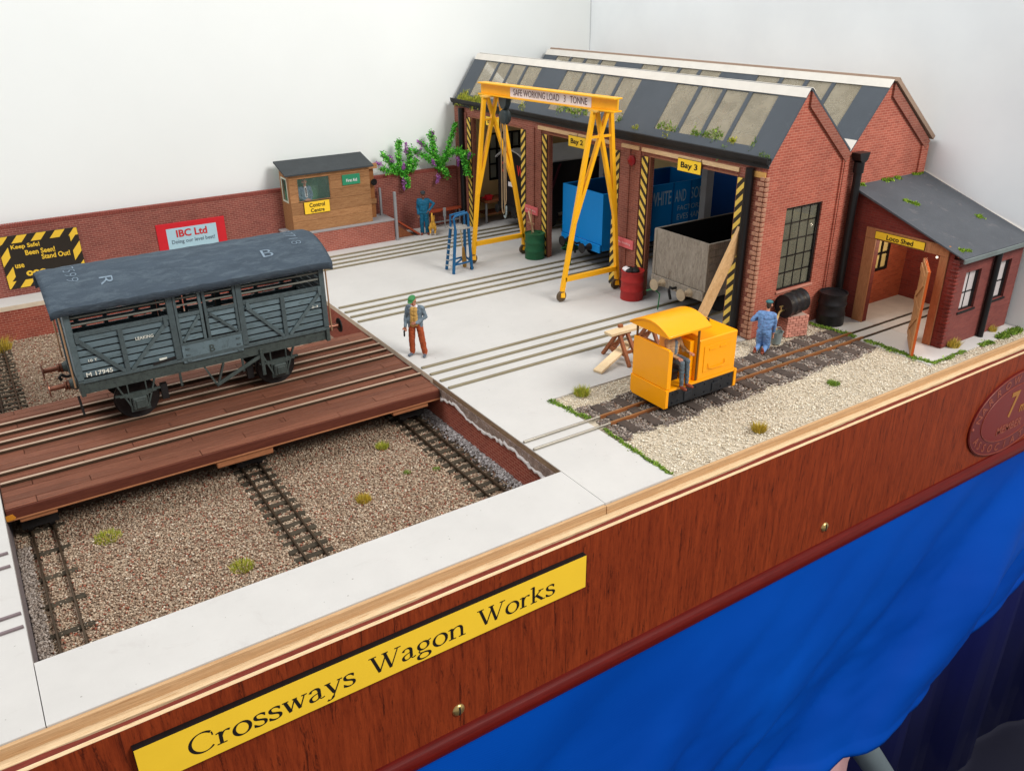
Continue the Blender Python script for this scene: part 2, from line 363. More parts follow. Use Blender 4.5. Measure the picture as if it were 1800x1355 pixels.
# ------------------------------------------------------------------ mesh builder
class MB:
    def __init__(self):
        self.v = []; self.f = []; self.mi = []; self.cur = 0

    def _add(self, vs, fs):
        o = len(self.v)
        self.v.extend([tuple(p) for p in vs])
        for f in fs:
            self.f.append(tuple(i + o for i in f)); self.mi.append(self.cur)
        return self

    def box(self, x0, x1, y0, y1, z0, z1):
        x0, x1 = min(x0, x1), max(x0, x1); y0, y1 = min(y0, y1), max(y0, y1); z0, z1 = min(z0, z1), max(z0, z1)
        return self._add([(x0, y0, z0), (x1, y0, z0), (x1, y1, z0), (x0, y1, z0), (x0, y0, z1), (x1, y0, z1), (x1, y1, z1), (x0, y1, z1)],
                         [(0, 3, 2, 1), (4, 5, 6, 7), (0, 1, 5, 4), (1, 2, 6, 5), (2, 3, 7, 6), (3, 0, 4, 7)])

    def bar(self, p0, p1, w, h, up=(0, 0, 1)):
        p0 = Vector(p0); p1 = Vector(p1); d = (p1 - p0).normalized(); u = Vector(up)
        s = d.cross(u)
        if s.length < 1e-5:
            s = d.cross(Vector((1, 0, 0)))
        s.normalize(); u = s.cross(d).normalized()
        vs = []
        for p in (p0, p1):
            for a, b in ((-1, -1), (1, -1), (1, 1), (-1, 1)):
                vs.append(p + s * (a * w / 2) + u * (b * h / 2))
        return self._add(vs, [(0, 1, 2, 3), (7, 6, 5, 4), (0, 4, 5, 1), (1, 5, 6, 2), (2, 6, 7, 3), (3, 7, 4, 0)])

    def prism(self, pts, axis, a, b):
        """polygon pts in the two remaining axes (x: (y,z), y: (x,z), z: (x,y)) swept from a to b"""
        def P(p, t):
            return {'x': (t, p[0], p[1]), 'y': (p[0], t, p[1]), 'z': (p[0], p[1], t)}[axis]
        n = len(pts)
        vs = [P(p, a) for p in pts] + [P(p, b) for p in pts]
        fs = [tuple(range(n))[::-1], tuple(range(n, 2 * n))] + [(i, (i + 1) % n, n + (i + 1) % n, n + i) for i in range(n)]
        return self._add(vs, fs)

    def cyl(self, p0, p1, r0, r1=None, n=16, caps=True):
        r1 = r0 if r1 is None else r1
        p0 = Vector(p0); p1 = Vector(p1); d = (p1 - p0).normalized()
        s = d.orthogonal().normalized(); t = d.cross(s)
        vs = []
        for p, r in ((p0, r0), (p1, r1)):
            for i in range(n):
                a = 2 * math.pi * i / n
                vs.append(p + (s * math.cos(a) + t * math.sin(a)) * r)
        fs = [(i, (i + 1) % n, n + (i + 1) % n, n + i) for i in range(n)]
        if caps:
            fs += [tuple(range(n))[::-1], tuple(range(n, 2 * n))]
        return self._add(vs, fs)

    def tube(self, pts, r, n=8, caps=True):
        pts = [Vector(p) for p in pts]; rs = r if isinstance(r, (list, tuple)) else [r] * len(pts)
        vs = []; prev = None
        for i, p in enumerate(pts):
            d = (pts[min(i + 1, len(pts) - 1)] - pts[max(i - 1, 0)]).normalized()
            s = d.orthogonal().normalized() if prev is None else (prev - d * prev.dot(d)).normalized()
            prev = s; t = d.cross(s)
            for k in range(n):
                a = 2 * math.pi * k / n
                vs.append(p + (s * math.cos(a) + t * math.sin(a)) * rs[i])
        fs = []
        for i in range(len(pts) - 1):
            for k in range(n):
                fs.append((i * n + k, i * n + (k + 1) % n, (i + 1) * n + (k + 1) % n, (i + 1) * n + k))
        if caps:
            fs += [tuple(range(n))[::-1], tuple(range((len(pts) - 1) * n, len(pts) * n))]
        return self._add(vs, fs)

    def lathe(self, c, prof, n=24, axis='z'):
        c = Vector(c); vs = []
        for r, h in prof:
            for i in range(n):
                a = 2 * math.pi * i / n; x, y = r * math.cos(a), r * math.sin(a)
                vs.append(c + Vector({'z': (x, y, h), 'x': (h, x, y), 'y': (y, h, x)}[axis]))
        m = len(prof); fs = []
        for j in range(m - 1):
            for i in range(n):
                fs.append((j * n + i, j * n + (i + 1) % n, (j + 1) * n + (i + 1) % n, (j + 1) * n + i))
        fs += [tuple(range(n))[::-1], tuple(range((m - 1) * n, m * n))]
        return self._add(vs, fs)

    def ball(self, c, r, n=10, sc=(1, 1, 1)):
        prof = [(max(1e-4, math.sin(math.pi * j / n)) * r, -math.cos(math.pi * j / n) * r) for j in range(n + 1)]
        o = len(self.v); self.lathe((0, 0, 0), prof, n + 4)
        for i in range(o, len(self.v)):
            v = self.v[i]; self.v[i] = (v[0] * sc[0] + c[0], v[1] * sc[1] + c[1], v[2] * sc[2] + c[2])
        return self

    def wall(self, axis, a, b, u0, u1, z0, z1, holes=()):
        """upright slab a..b on axis ('x' or 'y'), u0..u1 on the other, with rectangular holes (u0,u1,z0,z1)"""
        us = sorted({u0, u1, *[h[0] for h in holes], *[h[1] for h in holes]}); zs = sorted({z0, z1, *[h[2] for h in holes], *[h[3] for h in holes]})
        us = [u for u in us if u0 <= u <= u1]; zs = [z for z in zs if z0 <= z <= z1]
        for i in range(len(us) - 1):
            run = None
            for j in range(len(zs)):
                solid = False
                if j < len(zs) - 1:
                    cu, cz = (us[i] + us[i + 1]) / 2, (zs[j] + zs[j + 1]) / 2
                    solid = not any(h[0] < cu < h[1] and h[2] < cz < h[3] for h in holes)
                if solid and run is None:
                    run = zs[j]
                if not solid and run is not None:
                    if axis == 'x':
                        self.box(a, b, us[i], us[i + 1], run, zs[j])
                    else:
                        self.box(us[i], us[i + 1], a, b, run, zs[j])
                    run = None
        return self

    def mapped(self, fn):
        self.v = [tuple(fn(Vector(p))) for p in self.v]
        return self

    def build(self, name, mat, parent=None, bevel=0.0, smooth=False, seg=2, cat=None):
        me = bpy.data.meshes.new(name)
        org = origin(parent)
        me.from_pydata([(p[0] - org[0], p[1] - org[1], p[2] - org[2]) for p in self.v], [], self.f)
        mats = mat if isinstance(mat, (list, tuple)) else [mat]
        for m in mats:
            me.materials.append(m)
        if len(mats) > 1:
            me.polygons.foreach_set("material_index", self.mi)
        bm = bmesh.new(); bm.from_mesh(me); bmesh.ops.recalc_face_normals(bm, faces=bm.faces); bm.to_mesh(me); bm.free()
        o = bpy.data.objects.new(name, me); COL.objects.link(o)
        if parent is not None:
            o.parent = parent
        if smooth:
            me.shade_smooth()
            me.set_sharp_from_angle(angle=R(38))
        if bevel:
            md = o.modifiers.new("edge", 'BEVEL'); md.width = bevel; md.segments = seg; md.limit_method = 'ANGLE'; md.angle_limit = R(40)
            md.harden_normals = False
        return o


def origin(o):
    p = Vector((0, 0, 0))
    while o is not None:
        p = p + o.location; o = o.parent
    return p


def tag(o, label=None, cat=None, group=None, kind=None):
    if label: o["label"] = label
    if cat: o["category"] = cat
    if group: o["group"] = group
    if kind: o["kind"] = kind
    return o


def thing(name, label, cat, loc=(0, 0, 0), group=None):
    o = bpy.data.objects.new(name, None); COL.objects.link(o); o.location = loc; o.empty_display_size = 0.5
    return tag(o, label, cat, group)


def struct(name, mb, m, **kw):
    return tag(mb.build(name, m, **kw), kind='structure')


def dup(root, loc, label=None):
    r = root.copy(); COL.objects.link(r); r.location = loc
    if label: r["label"] = label
    for ch in list(root.children):
        c = ch.copy(); COL.objects.link(c); c.parent = r
        for g in list(ch.children):
            d = g.copy(); COL.objects.link(d); d.parent = c
    return r


# ------------------------------------------------------------------ lettering
def text(parent, s, c, u, v, w, h, mat, bold=0.0, lift=0.012, fit='both', name='lettering', depth=0.006):
    """flat lettering fitted to a w x h box centred at c, reading along u, upright along v"""
    cu = bpy.data.curves.new("lettering_curve", 'FONT'); cu.body = s; cu.size = 1.0; cu.offset = bold; cu.extrude = 0.01; cu.resolution_u = 3
    ob = bpy.data.objects.new("lettering_curve", cu); COL.objects.link(ob)
    dg = bpy.context.evaluated_depsgraph_get()
    me = bpy.data.meshes.new_from_object(ob.evaluated_get(dg))
    bpy.data.objects.remove(ob); bpy.data.curves.remove(cu)
    n = len(me.vertices); a = np.empty(n * 3); me.vertices.foreach_get("co", a); a = a.reshape(-1, 3)
    lo, hi = a.min(0), a.max(0); sz = hi - lo
    sx = w / sz[0]; sy = h / sz[1]
    if fit == 'w': sy = sx
    if fit == 'h': sx = sy
    u = np.array(Vector(u).normalized()); v = np.array(Vector(v).normalized()); nn = np.cross(u, v)
    mid = (lo + hi) / 2; org = np.array(origin(parent)); c = np.array(c, float)
    out = c + np.outer((a[:, 0] - mid[0]) * sx, u) + np.outer((a[:, 1] - mid[1]) * sy, v) + np.outer(lift + (a[:, 2] - lo[2]) / 0.02 * depth, nn) - org
    me.vertices.foreach_set("co", out.ravel()); me.materials.clear(); me.materials.append(mat); me.update()
    me.name = name
    o = bpy.data.objects.new(name, me); COL.objects.link(o)
    if parent is not None: o.parent = parent
    return o


NX, NY, NZ = (-1, 0, 0), (0, -1, 0), (0, 0, 1)     # reading directions
FRONT = ((0, -1, 0), (0, 0, 1))     # on a wall facing -x : reads towards -y
SIDE = ((1, 0, 0), (0, 0, 1))       # on a wall facing -y : reads towards +x


# ------------------------------------------------------------------ scattered grains, grass
def grains(name, pts, size, palette, seed=1, flat=0.7, kind='stuff', parent=None, mat=None, gain=1.0):
    """one mesh of many small faceted stones at pts (n x 3)"""
    rg = np.random.default_rng(seed); n = len(pts)
    base = np.array([(1, 0, 0), (-1, 0, 0), (0, 1, 0), (0, -1, 0), (0, 0, 1), (0, 0, -1)], float)
    tri = np.array([(0, 2, 4), (2, 1, 4), (1, 3, 4), (3, 0, 4), (2, 0, 5), (1, 2, 5), (3, 1, 5), (0, 3, 5)])
    s = size * rg.uniform(0.55, 1.3, (n, 1, 1)) * rg.uniform(0.6, 1.25, (n, 6, 1))
    q = rg.normal(size=(n, 4)); q /= np.linalg.norm(q, axis=1, keepdims=True)
    w, x, y, z = q.T
    Rm = np.stack([1 - 2 * (y * y + z * z), 2 * (x * y - z * w), 2 * (x * z + y * w), 2 * (x * y + z * w), 1 - 2 * (x * x + z * z), 2 * (y * z - x * w),
                   2 * (x * z - y * w), 2 * (y * z + x * w), 1 - 2 * (x * x + y * y)], 1).reshape(n, 3, 3)
    V = np.einsum('nij,nkj->nki', Rm, base[None] * s); V[:, :, 2] *= flat
    V += np.asarray(pts)[:, None, :]
    org = np.array(origin(parent))
    me = bpy.data.meshes.new(name)
    nv, nf = n * 6, n * 8
    F = (tri[None] + (np.arange(n) * 6)[:, None, None]).reshape(-1, 3)
    me.vertices.add(nv); me.vertices.foreach_set("co", (V.reshape(-1, 3) - org).ravel().astype(np.float32))
    me.loops.add(nf * 3); me.loops.foreach_set("vertex_index", F.ravel().astype(np.int32))
    me.polygons.add(nf); me.polygons.foreach_set("loop_start", (np.arange(nf) * 3).astype(np.int32))
    at = me.attributes.new("grain", 'FLOAT_COLOR', 'POINT')
    pal = np.array([p[:3] for p in palette], float); wt = np.array([p[3] for p in palette], float); wt /= wt.sum()
    cidx = rg.choice(len(pal), n, p=wt); colr = pal[cidx] * rg.uniform(0.75, 1.25, (n, 1))
    C4 = np.ones((n, 6, 4)); C4[:, :, :3] = np.clip(colr * gain, 0, 1)[:, None, :]
    at.data.foreach_set("color", C4.ravel().astype(np.float32))
    me.update(calc_edges=True); me.validate()
    me.materials.append(mat or GRAINM)
    o = bpy.data.objects.new(name, me); COL.objects.link(o)
    if parent is not None: o.parent = parent
    if kind: o["kind"] = kind
    return o


def tri_mesh(name, tris, cols, mat, parent=None):
    """tris n x 3 x 3 world points with one colour each"""
    tris = np.asarray(tris, float); n = len(tris)
    me = bpy.data.meshes.new(name)
    me.vertices.add(n * 3); me.vertices.foreach_set("co", (tris.reshape(-1, 3) - np.array(origin(parent))).ravel().astype(np.float32))
    me.loops.add(n * 3); me.loops.foreach_set("vertex_index", np.arange(n * 3, dtype=np.int32))
    me.polygons.add(n); me.polygons.foreach_set("loop_start", (np.arange(n) * 3).astype(np.int32))
    at = me.attributes.new("grain", 'FLOAT_COLOR', 'POINT')
    C4 = np.ones((n, 3, 4)); C4[:, :, :3] = np.clip(np.asarray(cols), 0, 1)[:, None, :]
    at.data.foreach_set("color", C4.ravel().astype(np.float32))
    me.update(calc_edges=True); me.materials.append(mat)
    o = bpy.data.objects.new(name, me); COL.objects.link(o)
    if parent is not None: o.parent = parent
    return o


LIME = [rgb(186, 186, 66), rgb(160, 170, 56), rgb(204, 194, 92), rgb(142, 154, 50)]
MOSSC = [rgb(128, 158, 56), rgb(106, 140, 48), rgb(148, 172, 68), rgb(90, 120, 44)]
STRAW = [rgb(206, 178, 60), rgb(186, 158, 48), rgb(160, 140, 52), rgb(214, 190, 90)]


def blades(cx, cy, cz, rad, hgt, n, seed, pal, lean=0.6, slope=None):
    rg = np.random.default_rng(seed); T = []; Cc = []
    for i in range(n):
        a = rg.uniform(0, 2 * math.pi); rr = rad * math.sqrt(rg.uniform()) ; x, y = cx + rr * math.cos(a), cy + rr * math.sin(a)
        z = cz if slope is None else slope(x, y)
        h = hgt * rg.uniform(0.35, 0.95); l = lean * h * rg.uniform(0.2, 1.1) * (rr / rad + 0.2); a2 = a + rg.normal() * 0.5
        w = 0.014 + 0.014 * rg.uniform()
        px, py = -math.sin(a2 + rg.normal()) * w, math.cos(a2 + rg.normal()) * w
        T.append([(x - px, y - py, z), (x + px, y + py, z), (x + l * math.cos(a2), y + l * math.sin(a2), z + h)])
        c = pal[rg.integers(len(pal))]; k = rg.uniform(0.7, 1.25); Cc.append((c[0] * k, c[1] * k, c[2] * k))
    return T, Cc


def tuft(label, x, y, z, rad=0.35, hgt=0.6, n=110, pal=LIME, seed=3, lean=0.6, cat="grass tuft", name="grass_tuft"):
    T, Cc = blades(x, y, z, rad, hgt, n, seed, pal, lean)
    return tag(tri_mesh(name, T, Cc, LEAFM), label, cat, "static grass tufts on the layout")


def moss_strip(name, pts, width, seed, pal=MOSSC, dens=150, hgt=0.16, z=0.0, slope=None):
    rg = np.random.default_rng(seed); T = []; Cc = []
    for (a, b) in zip(pts[:-1], pts[1:]):
        L = math.dist(a[:2], b[:2]); n = max(3, int(L * dens * width / 0.3 * 1.5))
        for i in range(n):
            t = rg.uniform(); ph = math.sin(t * L * 3.1 + seed) * 0.25 + math.sin(t * L * 7.3) * 0.15
            gap = 0.55 + 0.45 * math.sin(t * L * 2.3 + seed * 1.7); o = (rg.normal() * 0.28 * (0.5 + gap) + ph * 0.5) * width
            dx, dy = (b[0] - a[0]) / L, (b[1] - a[1]) / L
            x, y = a[0] + dx * L * t - dy * o, a[1] + dy * L * t + dx * o
            zz = z if slope is None else slope(x, y)
            h = hgt * rg.uniform(0.2, 0.8); an = rg.uniform(0, 6.28); w = rg.uniform(0.03, 0.07)
            T.append([(x - w * math.cos(an), y - w * math.sin(an), zz), (x + w * math.cos(an), y + w * math.sin(an), zz), (x + rg.normal() * 0.06, y + rg.normal() * 0.06, zz + h)])
            c = pal[rg.integers(len(pal))]; k = rg.uniform(0.65, 1.3); Cc.append((c[0] * k, c[1] * k, c[2] * k))
    o = tri_mesh(name, T, Cc, LEAFM)
    return tag(o, kind='stuff')


# ------------------------------------------------------------------ people
def limb_mesh(caps):
    mb = MB()
    for p0, p1, r0, r1, m in caps:
        p0 = Vector(p0); p1 = Vector(p1)
        if (p1 - p0).length < 1e-4: p1 = p0 + Vector((0, 0, 1e-3))
        d = (p1 - p0).normalized()
        pts = []; rs = []
        for k in range(4):
            a = -math.pi / 2 + k * math.pi / 6; pts.append(p0 + d * (math.sin(a) * r0)); rs.append(max(1e-4, math.cos(a) * r0))
        for k in range(4):
            a = k * math.pi / 6; pts.append(p1 + d * (math.sin(a) * r1)); rs.append(max(1e-4, math.cos(a) * r1))
        mb.tube(pts, rs, 10)
    return mb


def hand(w, d, side_axis, mat, curl, spread=0.02):
    """palm, four unequal fingers and a thumb from wrist w along d, palm width along side_axis; curl bends the finger tips"""
    w = Vector(w); d = Vector(d).normalized(); s = Vector(side_axis); s = (s - d * s.dot(d)).normalized(); c = Vector(curl).normalized()
    out = [(w, w + d * 0.03, 0.026, 0.03, mat), (w + d * 0.03 - s * 0.018, w + d * 0.075 - s * 0.024, 0.02, 0.017, mat), (w + d * 0.03 + s * 0.018, w + d * 0.075 + s * 0.024, 0.02, 0.017, mat)]
    for k, (o, l) in enumerate(((-0.036, 0.062), (-0.012, 0.074), (0.012, 0.07), (0.036, 0.054))):
        a = w + d * 0.082 + s * o; b = a + (d * 0.9 + s * o * 5 + c * 0.25).normalized() * l * 0.55; e = b + (d * 0.55 + c * 0.8 + s * o * 3).normalized() * l * 0.5
        out += [(a, b, 0.0115, 0.0105, mat), (b, e, 0.0105, 0.009, mat)]
    a = w + d * 0.03 - s * 0.03; b = a + (d * 0.55 - s * 0.8 + c * 0.3).normalized() * 0.045; e = b + (d * 0.85 - s * 0.2 + c * 0.45).normalized() * 0.04
    out += [(a, b, 0.014, 0.0125, mat), (b, e, 0.0125, 0.010, mat)]
    return out


def head(c, f, up, skin, hair, mats_eye):
    """skull, jaw, nose, ears, eyes, mouth around head centre c facing f"""
    c = Vector(c); f = Vector(f).normalized(); up = Vector(up); up = (up - f * up.dot(f)).normalized(); s = f.cross(up)
    return [(c + up * 0.035 - f * 0.015, c + up * 0.03 + f * 0.02, 0.088, 0.078, skin), (c - up * 0.05 + f * 0.03, c - up * 0.075 + f * 0.045, 0.06, 0.045, skin),
            (c + f * 0.095 + up * 0.012, c + f * 0.118 - up * 0.022, 0.013, 0.019, skin), (c + s * 0.088 - up * 0.02, c + s * 0.09 + up * 0.012, 0.018, 0.022, skin),
            (c - s * 0.088 - up * 0.02, c - s * 0.09 + up * 0.012, 0.018, 0.022, skin), (c + s * 0.036 + f * 0.083 + up * 0.015, c + s * 0.036 + f * 0.084 + up * 0.015, 0.014, 0.014, mats_eye),
            (c - s * 0.036 + f * 0.083 + up * 0.015, c - s * 0.036 + f * 0.084 + up * 0.015, 0.014, 0.014, mats_eye),
            (c - s * 0.025 + f * 0.083 - up * 0.062, c + s * 0.025 + f * 0.083 - up * 0.062, 0.009, 0.009, 'mouth'),
            (c - f * 0.045 + up * 0.05, c - f * 0.06 - up * 0.02, 0.076, 0.06, hair)]


def figure(name, caps, mats, label, loc, rotz, scale, cat="figure", voxel=0.0125, smooth=4, folds=0.013):
    """one continuous remeshed body from tapered limbs, each face takes the cloth of the nearest limb"""
    mb = limb_mesh(caps)
    me = bpy.data.meshes.new(name); me.from_pydata(mb.v, [], mb.f)
    bm = bmesh.new(); bm.from_mesh(me); bmesh.ops.recalc_face_normals(bm, faces=bm.faces); bm.to_mesh(me); bm.free()
    tmp = bpy.data.objects.new(name + "_draft", me); COL.objects.link(tmp)
    md = tmp.modifiers.new("r", 'REMESH'); md.mode = 'VOXEL'; md.voxel_size = voxel
    ms = tmp.modifiers.new("s", 'SMOOTH'); ms.iterations = smooth; ms.factor = 0.5
    out = bpy.data.meshes.new_from_object(tmp.evaluated_get(bpy.context.evaluated_depsgraph_get()))
    bpy.data.objects.remove(tmp); bpy.data.meshes.remove(me)
    nv = len(out.vertices); co = np.empty(nv * 3); out.vertices.foreach_get("co", co); co = co.reshape(-1, 3); nr = np.empty(nv * 3); out.vertex_normals.foreach_get("vector", nr); nr = nr.reshape(-1, 3)
    fold = np.array([mnoise.noise(Vector((p[0] * 9, p[1] * 9, p[2] * 17))) + 0.5 * mnoise.noise(Vector((p[0] * 21 + 5, p[1] * 21, p[2] * 30))) for p in co])
    hgt = np.array([c_[0][2] for c_ in caps if c_[4] in ('eye',)]).mean() if any(c_[4] == 'eye' for c_ in caps) else 9
    fold[co[:, 2] > hgt - 0.17] = 0
    co += nr * (fold * folds)[:, None]; out.vertices.foreach_set("co", co.ravel())
    n = len(out.polygons); cen = np.empty(n * 3); out.polygons.foreach_get("center", cen); cen = cen.reshape(-1, 3)
    keys = list(mats); best = np.full(n, 1e9); idx = np.zeros(n, np.int32)
    for p0, p1, r0, r1, m in caps:
        a = np.array(p0, float); b = np.array(p1, float); ab = b - a; L2 = max(1e-9, ab @ ab)
        t = np.clip((cen - a) @ ab / L2, 0, 1); dd = np.linalg.norm(cen - (a + t[:, None] * ab), axis=1) - (r0 + (r1 - r0) * t)
        if m in ('eye', 'mouth'): dd = dd - 0.004
        k = dd < best; best[k] = dd[k]; idx[k] = keys.index(m)
    out.materials.clear()
    for k in keys: out.materials.append(mats[k])
    out.polygons.foreach_set("material_index", idx); out.shade_smooth(); out.name = name
    o = bpy.data.objects.new(name, out); COL.objects.link(o)
    o.location = loc; o.rotation_euler = (0, 0, rotz); o.scale = (scale,) * 3
    tag(o, label, cat)
    return o


def cap_for(parent, c, f, up, mat, peak=True, name="cap"):
    c = Vector(c); f = Vector(f).normalized(); up = Vector(up); up = (up - f * up.dot(f)).normalized(); s = f.cross(up)
    mb = MB()
    o0 = len(mb.v); mb.ball((0, 0, 0), 1.0, 10)
    M = Matrix((s, f, up)).transposed()
    for i in range(o0, len(mb.v)):
        v = Vector(mb.v[i]); v = Vector((v.x * 0.105, v.y * 0.118, max(v.z, -0.25) * 0.06)); mb.v[i] = tuple(c + up * 0.095 + M @ v)
    if peak:
        o0 = len(mb.v); mb.ball((0, 0, 0), 1.0, 8)
        for i in range(o0, len(mb.v)):
            v = Vector(mb.v[i]); v = Vector((v.x * 0.08, v.y * 0.075 + 0.1, v.z * 0.012)); mb.v[i] = tuple(c + up * 0.078 - up * 0.0 + M @ v)
    me = bpy.data.meshes.new(name); me.from_pydata(mb.v, [], mb.f); me.materials.append(mat); me.shade_smooth()
    ob = bpy.data.objects.new(name, me); COL.objects.link(ob); ob.parent = parent
    return ob


# ================================================================== THE SETTING
struct("floor", MB().box(-160, 160, -160, 160, -76, -75), HALLF)
for b in ((0, 36.68, 6.65, 44.4), (0, 4.15, -3.33, 6.65), (26.1, 36.68, -2.6, 6.65), (-22.86, -0.03, -3.33, 0.0), (-60, -22.89, -3.33, 44.4), (-22.89, 0, 42.1, 44.4)):
    struct("pavement", MB().box(b[0], b[1], b[2], b[3], -0.35, 0.0), APRON)
struct("ground", MB().box(4.15, 36.68, -3.33, 6.65, -0.6, -0.1), mk("gravel_bed", rgb(188, 176, 156), 0.95, var=0.2, scale=6, bump=0.5, bscale=20))
struct("ground", MB().box(-22.9, 0.0, -0.3, 42.2, -3.2, -2.74), mk("pit_bed", rgb(150, 126, 108), 0.95, var=0.3, scale=8, bump=0.5, bscale=20))
struct("backdrop", MB().box(-110, 36.7, 45.4, 45.6, -6, 62), BACKW)
g = MB(); NG = 30
for i in range(NG + 1):
    for j in range(NG + 1):
        y = -3.4 + (45.4 + 3.4) * i / NG; z = -6 + 68 * j / NG
        g.v.append((36.72 + 0.12 * math.sin(y * 0.21 + z * 0.33) * math.sin(z * 0.27 + 1) + 0.06 * math.sin(y * 0.9 - z * 0.5) + 0.1, y, z))
for i in range(NG):
    for j in range(NG):
        a = i * (NG + 1) + j; g.f.append((a, a + NG + 1, a + NG + 2, a + 1)); g.mi.append(0)
struct("backdrop", g, BACKG, smooth=True)

# ---- pit walls
pw = thing("brick_pit_wall", "red brick pit wall with crumbled plaster below the shed-side slab edge", "wall", (0, 0, -2.8))
MB().box(0.0, 0.3, -0.2, 42.1, -2.8, -0.352).build("brickwork", BRICK_P, pw)
top = []; bot = []
rg = random.Random(5)
ys = [0.35 + i * 0.22 for i in range(60)]
zb = [-0.62 - 0.3 * abs(math.sin(y * 0.55 + 0.6)) - 0.16 * rg.random() for y in ys]
MB().prism([(y, -0.36) for y in ys] + [(y, z) for y, z in reversed(list(zip(ys, zb)))], 'x', -0.06, -0.003).build("plaster_band", PLASTER, pw)
MB().tube([(-0.07, y + rg.uniform(-.04, .04), z - 0.02 + rg.uniform(-.03, .05)) for y, z in zip(ys[3:], zb[3:])], [0.05 + 0.08 * rg.random() for _ in ys[3:]], 6).build("plaster_bead", mk("plaster_white", rgb(210, 202, 198), 0.9, var=0.15, scale=3, bump=0.6), pw)
MB().box(-0.02, 0.05, 0.02, 13.0, -0.33, -0.05).build("slab_edge", mk_wood("slab_edge_wood", rgb(104, 78, 60), rgb(170, 142, 112), (3, 0.3, 3), 0.8, 3, 0.5), pw)
MB().box(-0.012, 0.05, 13.0, 42.0, -0.34, -0.02).build("slab_edge", mk("slab_edge_beige", rgb(214, 196, 172), 0.8), pw)
bw = thing("brick_pit_wall", "red brick pit wall along the back, under the pale ledge", "wall", (-12, 42.1, -2.8))
MB().box(-22.89, -0.003, 42.1, 42.4, -2.8, -0.352).build("brickwork", BRICK_P, bw)
MB().box(-22.88, -0.02, 42.06, 42.097, -0.34, -0.01).build("slab_edge", mk("slab_edge_beige", rgb(214, 196, 172), 0.8), bw)
tag(MB().box(-23.1, -22.91, -0.2, 42.0, -2.8, -0.003).build("grey_pit_wall", mk("pit_wall_grey", rgb(128, 118, 118), 0.8, var=0.12, bump=0.15)), "thin grey pit wall beside the left-hand slab with its cut rail ends", "wall")
tag(MB().box(-22.85, -0.05, -0.06, -0.002, -2.8, -0.003).build("grey_pit_wall", mk("pit_wall_grey", (0, 0, 0))), "grey pit wall under the front slab, seen from behind", "wall")

# ---- pit floor gravel
rg = np.random.default_rng(4)
PITC = [(*rgb(182, 161, 138), 4), (*rgb(168, 145, 122), 4), (*rgb(198, 179, 156), 2.4), (*rgb(152, 126, 104), 2.0), (*rgb(150, 88, 68), 1.3), (*rgb(136, 106, 84), 1.2), (*rgb(212, 197, 178), 0.5)]


def pit_pts(n, x0, x1, y0, y1):
    p = np.stack([rg.uniform(x0, x1, n), rg.uniform(y0, y1, n), rg.uniform(-2.74, -2.62, n)], 1)
    for rx in (-22.1, -21.15, -11.8, -10.85, -2.05, -1.1):
        p = p[np.abs(p[:, 0] - rx) > 0.1]
    for cx in (-11.33, -1.58):
        inside = (np.abs(p[:, 0] - cx) < 0.95) & (((p[:, 1] - 0.2) % 0.72) < 0.34)
        p = p[~(inside & (rg.uniform(size=len(p)) < 0.9))]
    return p


grains("pit_gravel", np.concatenate([pit_pts(84000, -22.8, -0.02, 0.0, 14.6), pit_pts(18000, -22.8, -15.0, 22.5, 42.0)]), 0.064, PITC, 11, gain=0.98)
GRY = [(*rgb(176, 170, 168), 3), (*rgb(140, 132, 128), 3), (*rgb(206, 200, 198), 2)]
n = 2600; p = np.stack([-np.abs(rg.normal(0, 0.28, n)) - 0.02, rg.uniform(0, 14, n), np.zeros(n)], 1); p[:, 2] = -2.58 + 0.16 * np.exp(p[:, 0] * 3) * rg.uniform(0.3, 1, n); p = p[p[:, 0] > -0.95]
grains("pit_gravel", p, 0.075, GRY, 12)
n = 3000; p = np.stack([-22.86 + np.abs(rg.normal(0, 0.28, n)), rg.uniform(0, 12, n), -2.58 + 0.1 * rg.uniform(size=n)], 1); p = p[p[:, 0] < -22.3]
grains("pit_gravel", p, 0.07, [(*rgb(158, 144, 132), 3), (*rgb(132, 118, 108), 3), (*rgb(180, 168, 158), 2)], 13)


# ---- tracks
def rail_bar(parent, p0, p1, w, z0, z1, m, name="rail"):
    (x0, y0), (x1, y1) = p0, p1
    if abs(x1 - x0) > abs(y1 - y0):
        return MB().box(x0, x1, y0 - w / 2, y0 + w / 2, z0, z1).build(name, m, parent, bevel=0.018, seg=1)
    return MB().box(x0 - w / 2, x0 + w / 2, y0, y1, z0, z1).build(name, m, parent, bevel=0.018, seg=1)


def wear_rail(parent, y, x0, x1, z0, z1, m, w=0.15, lip=None):
    return rail_bar(parent, (x0, y), (x1, y), w, z0, z1, m)


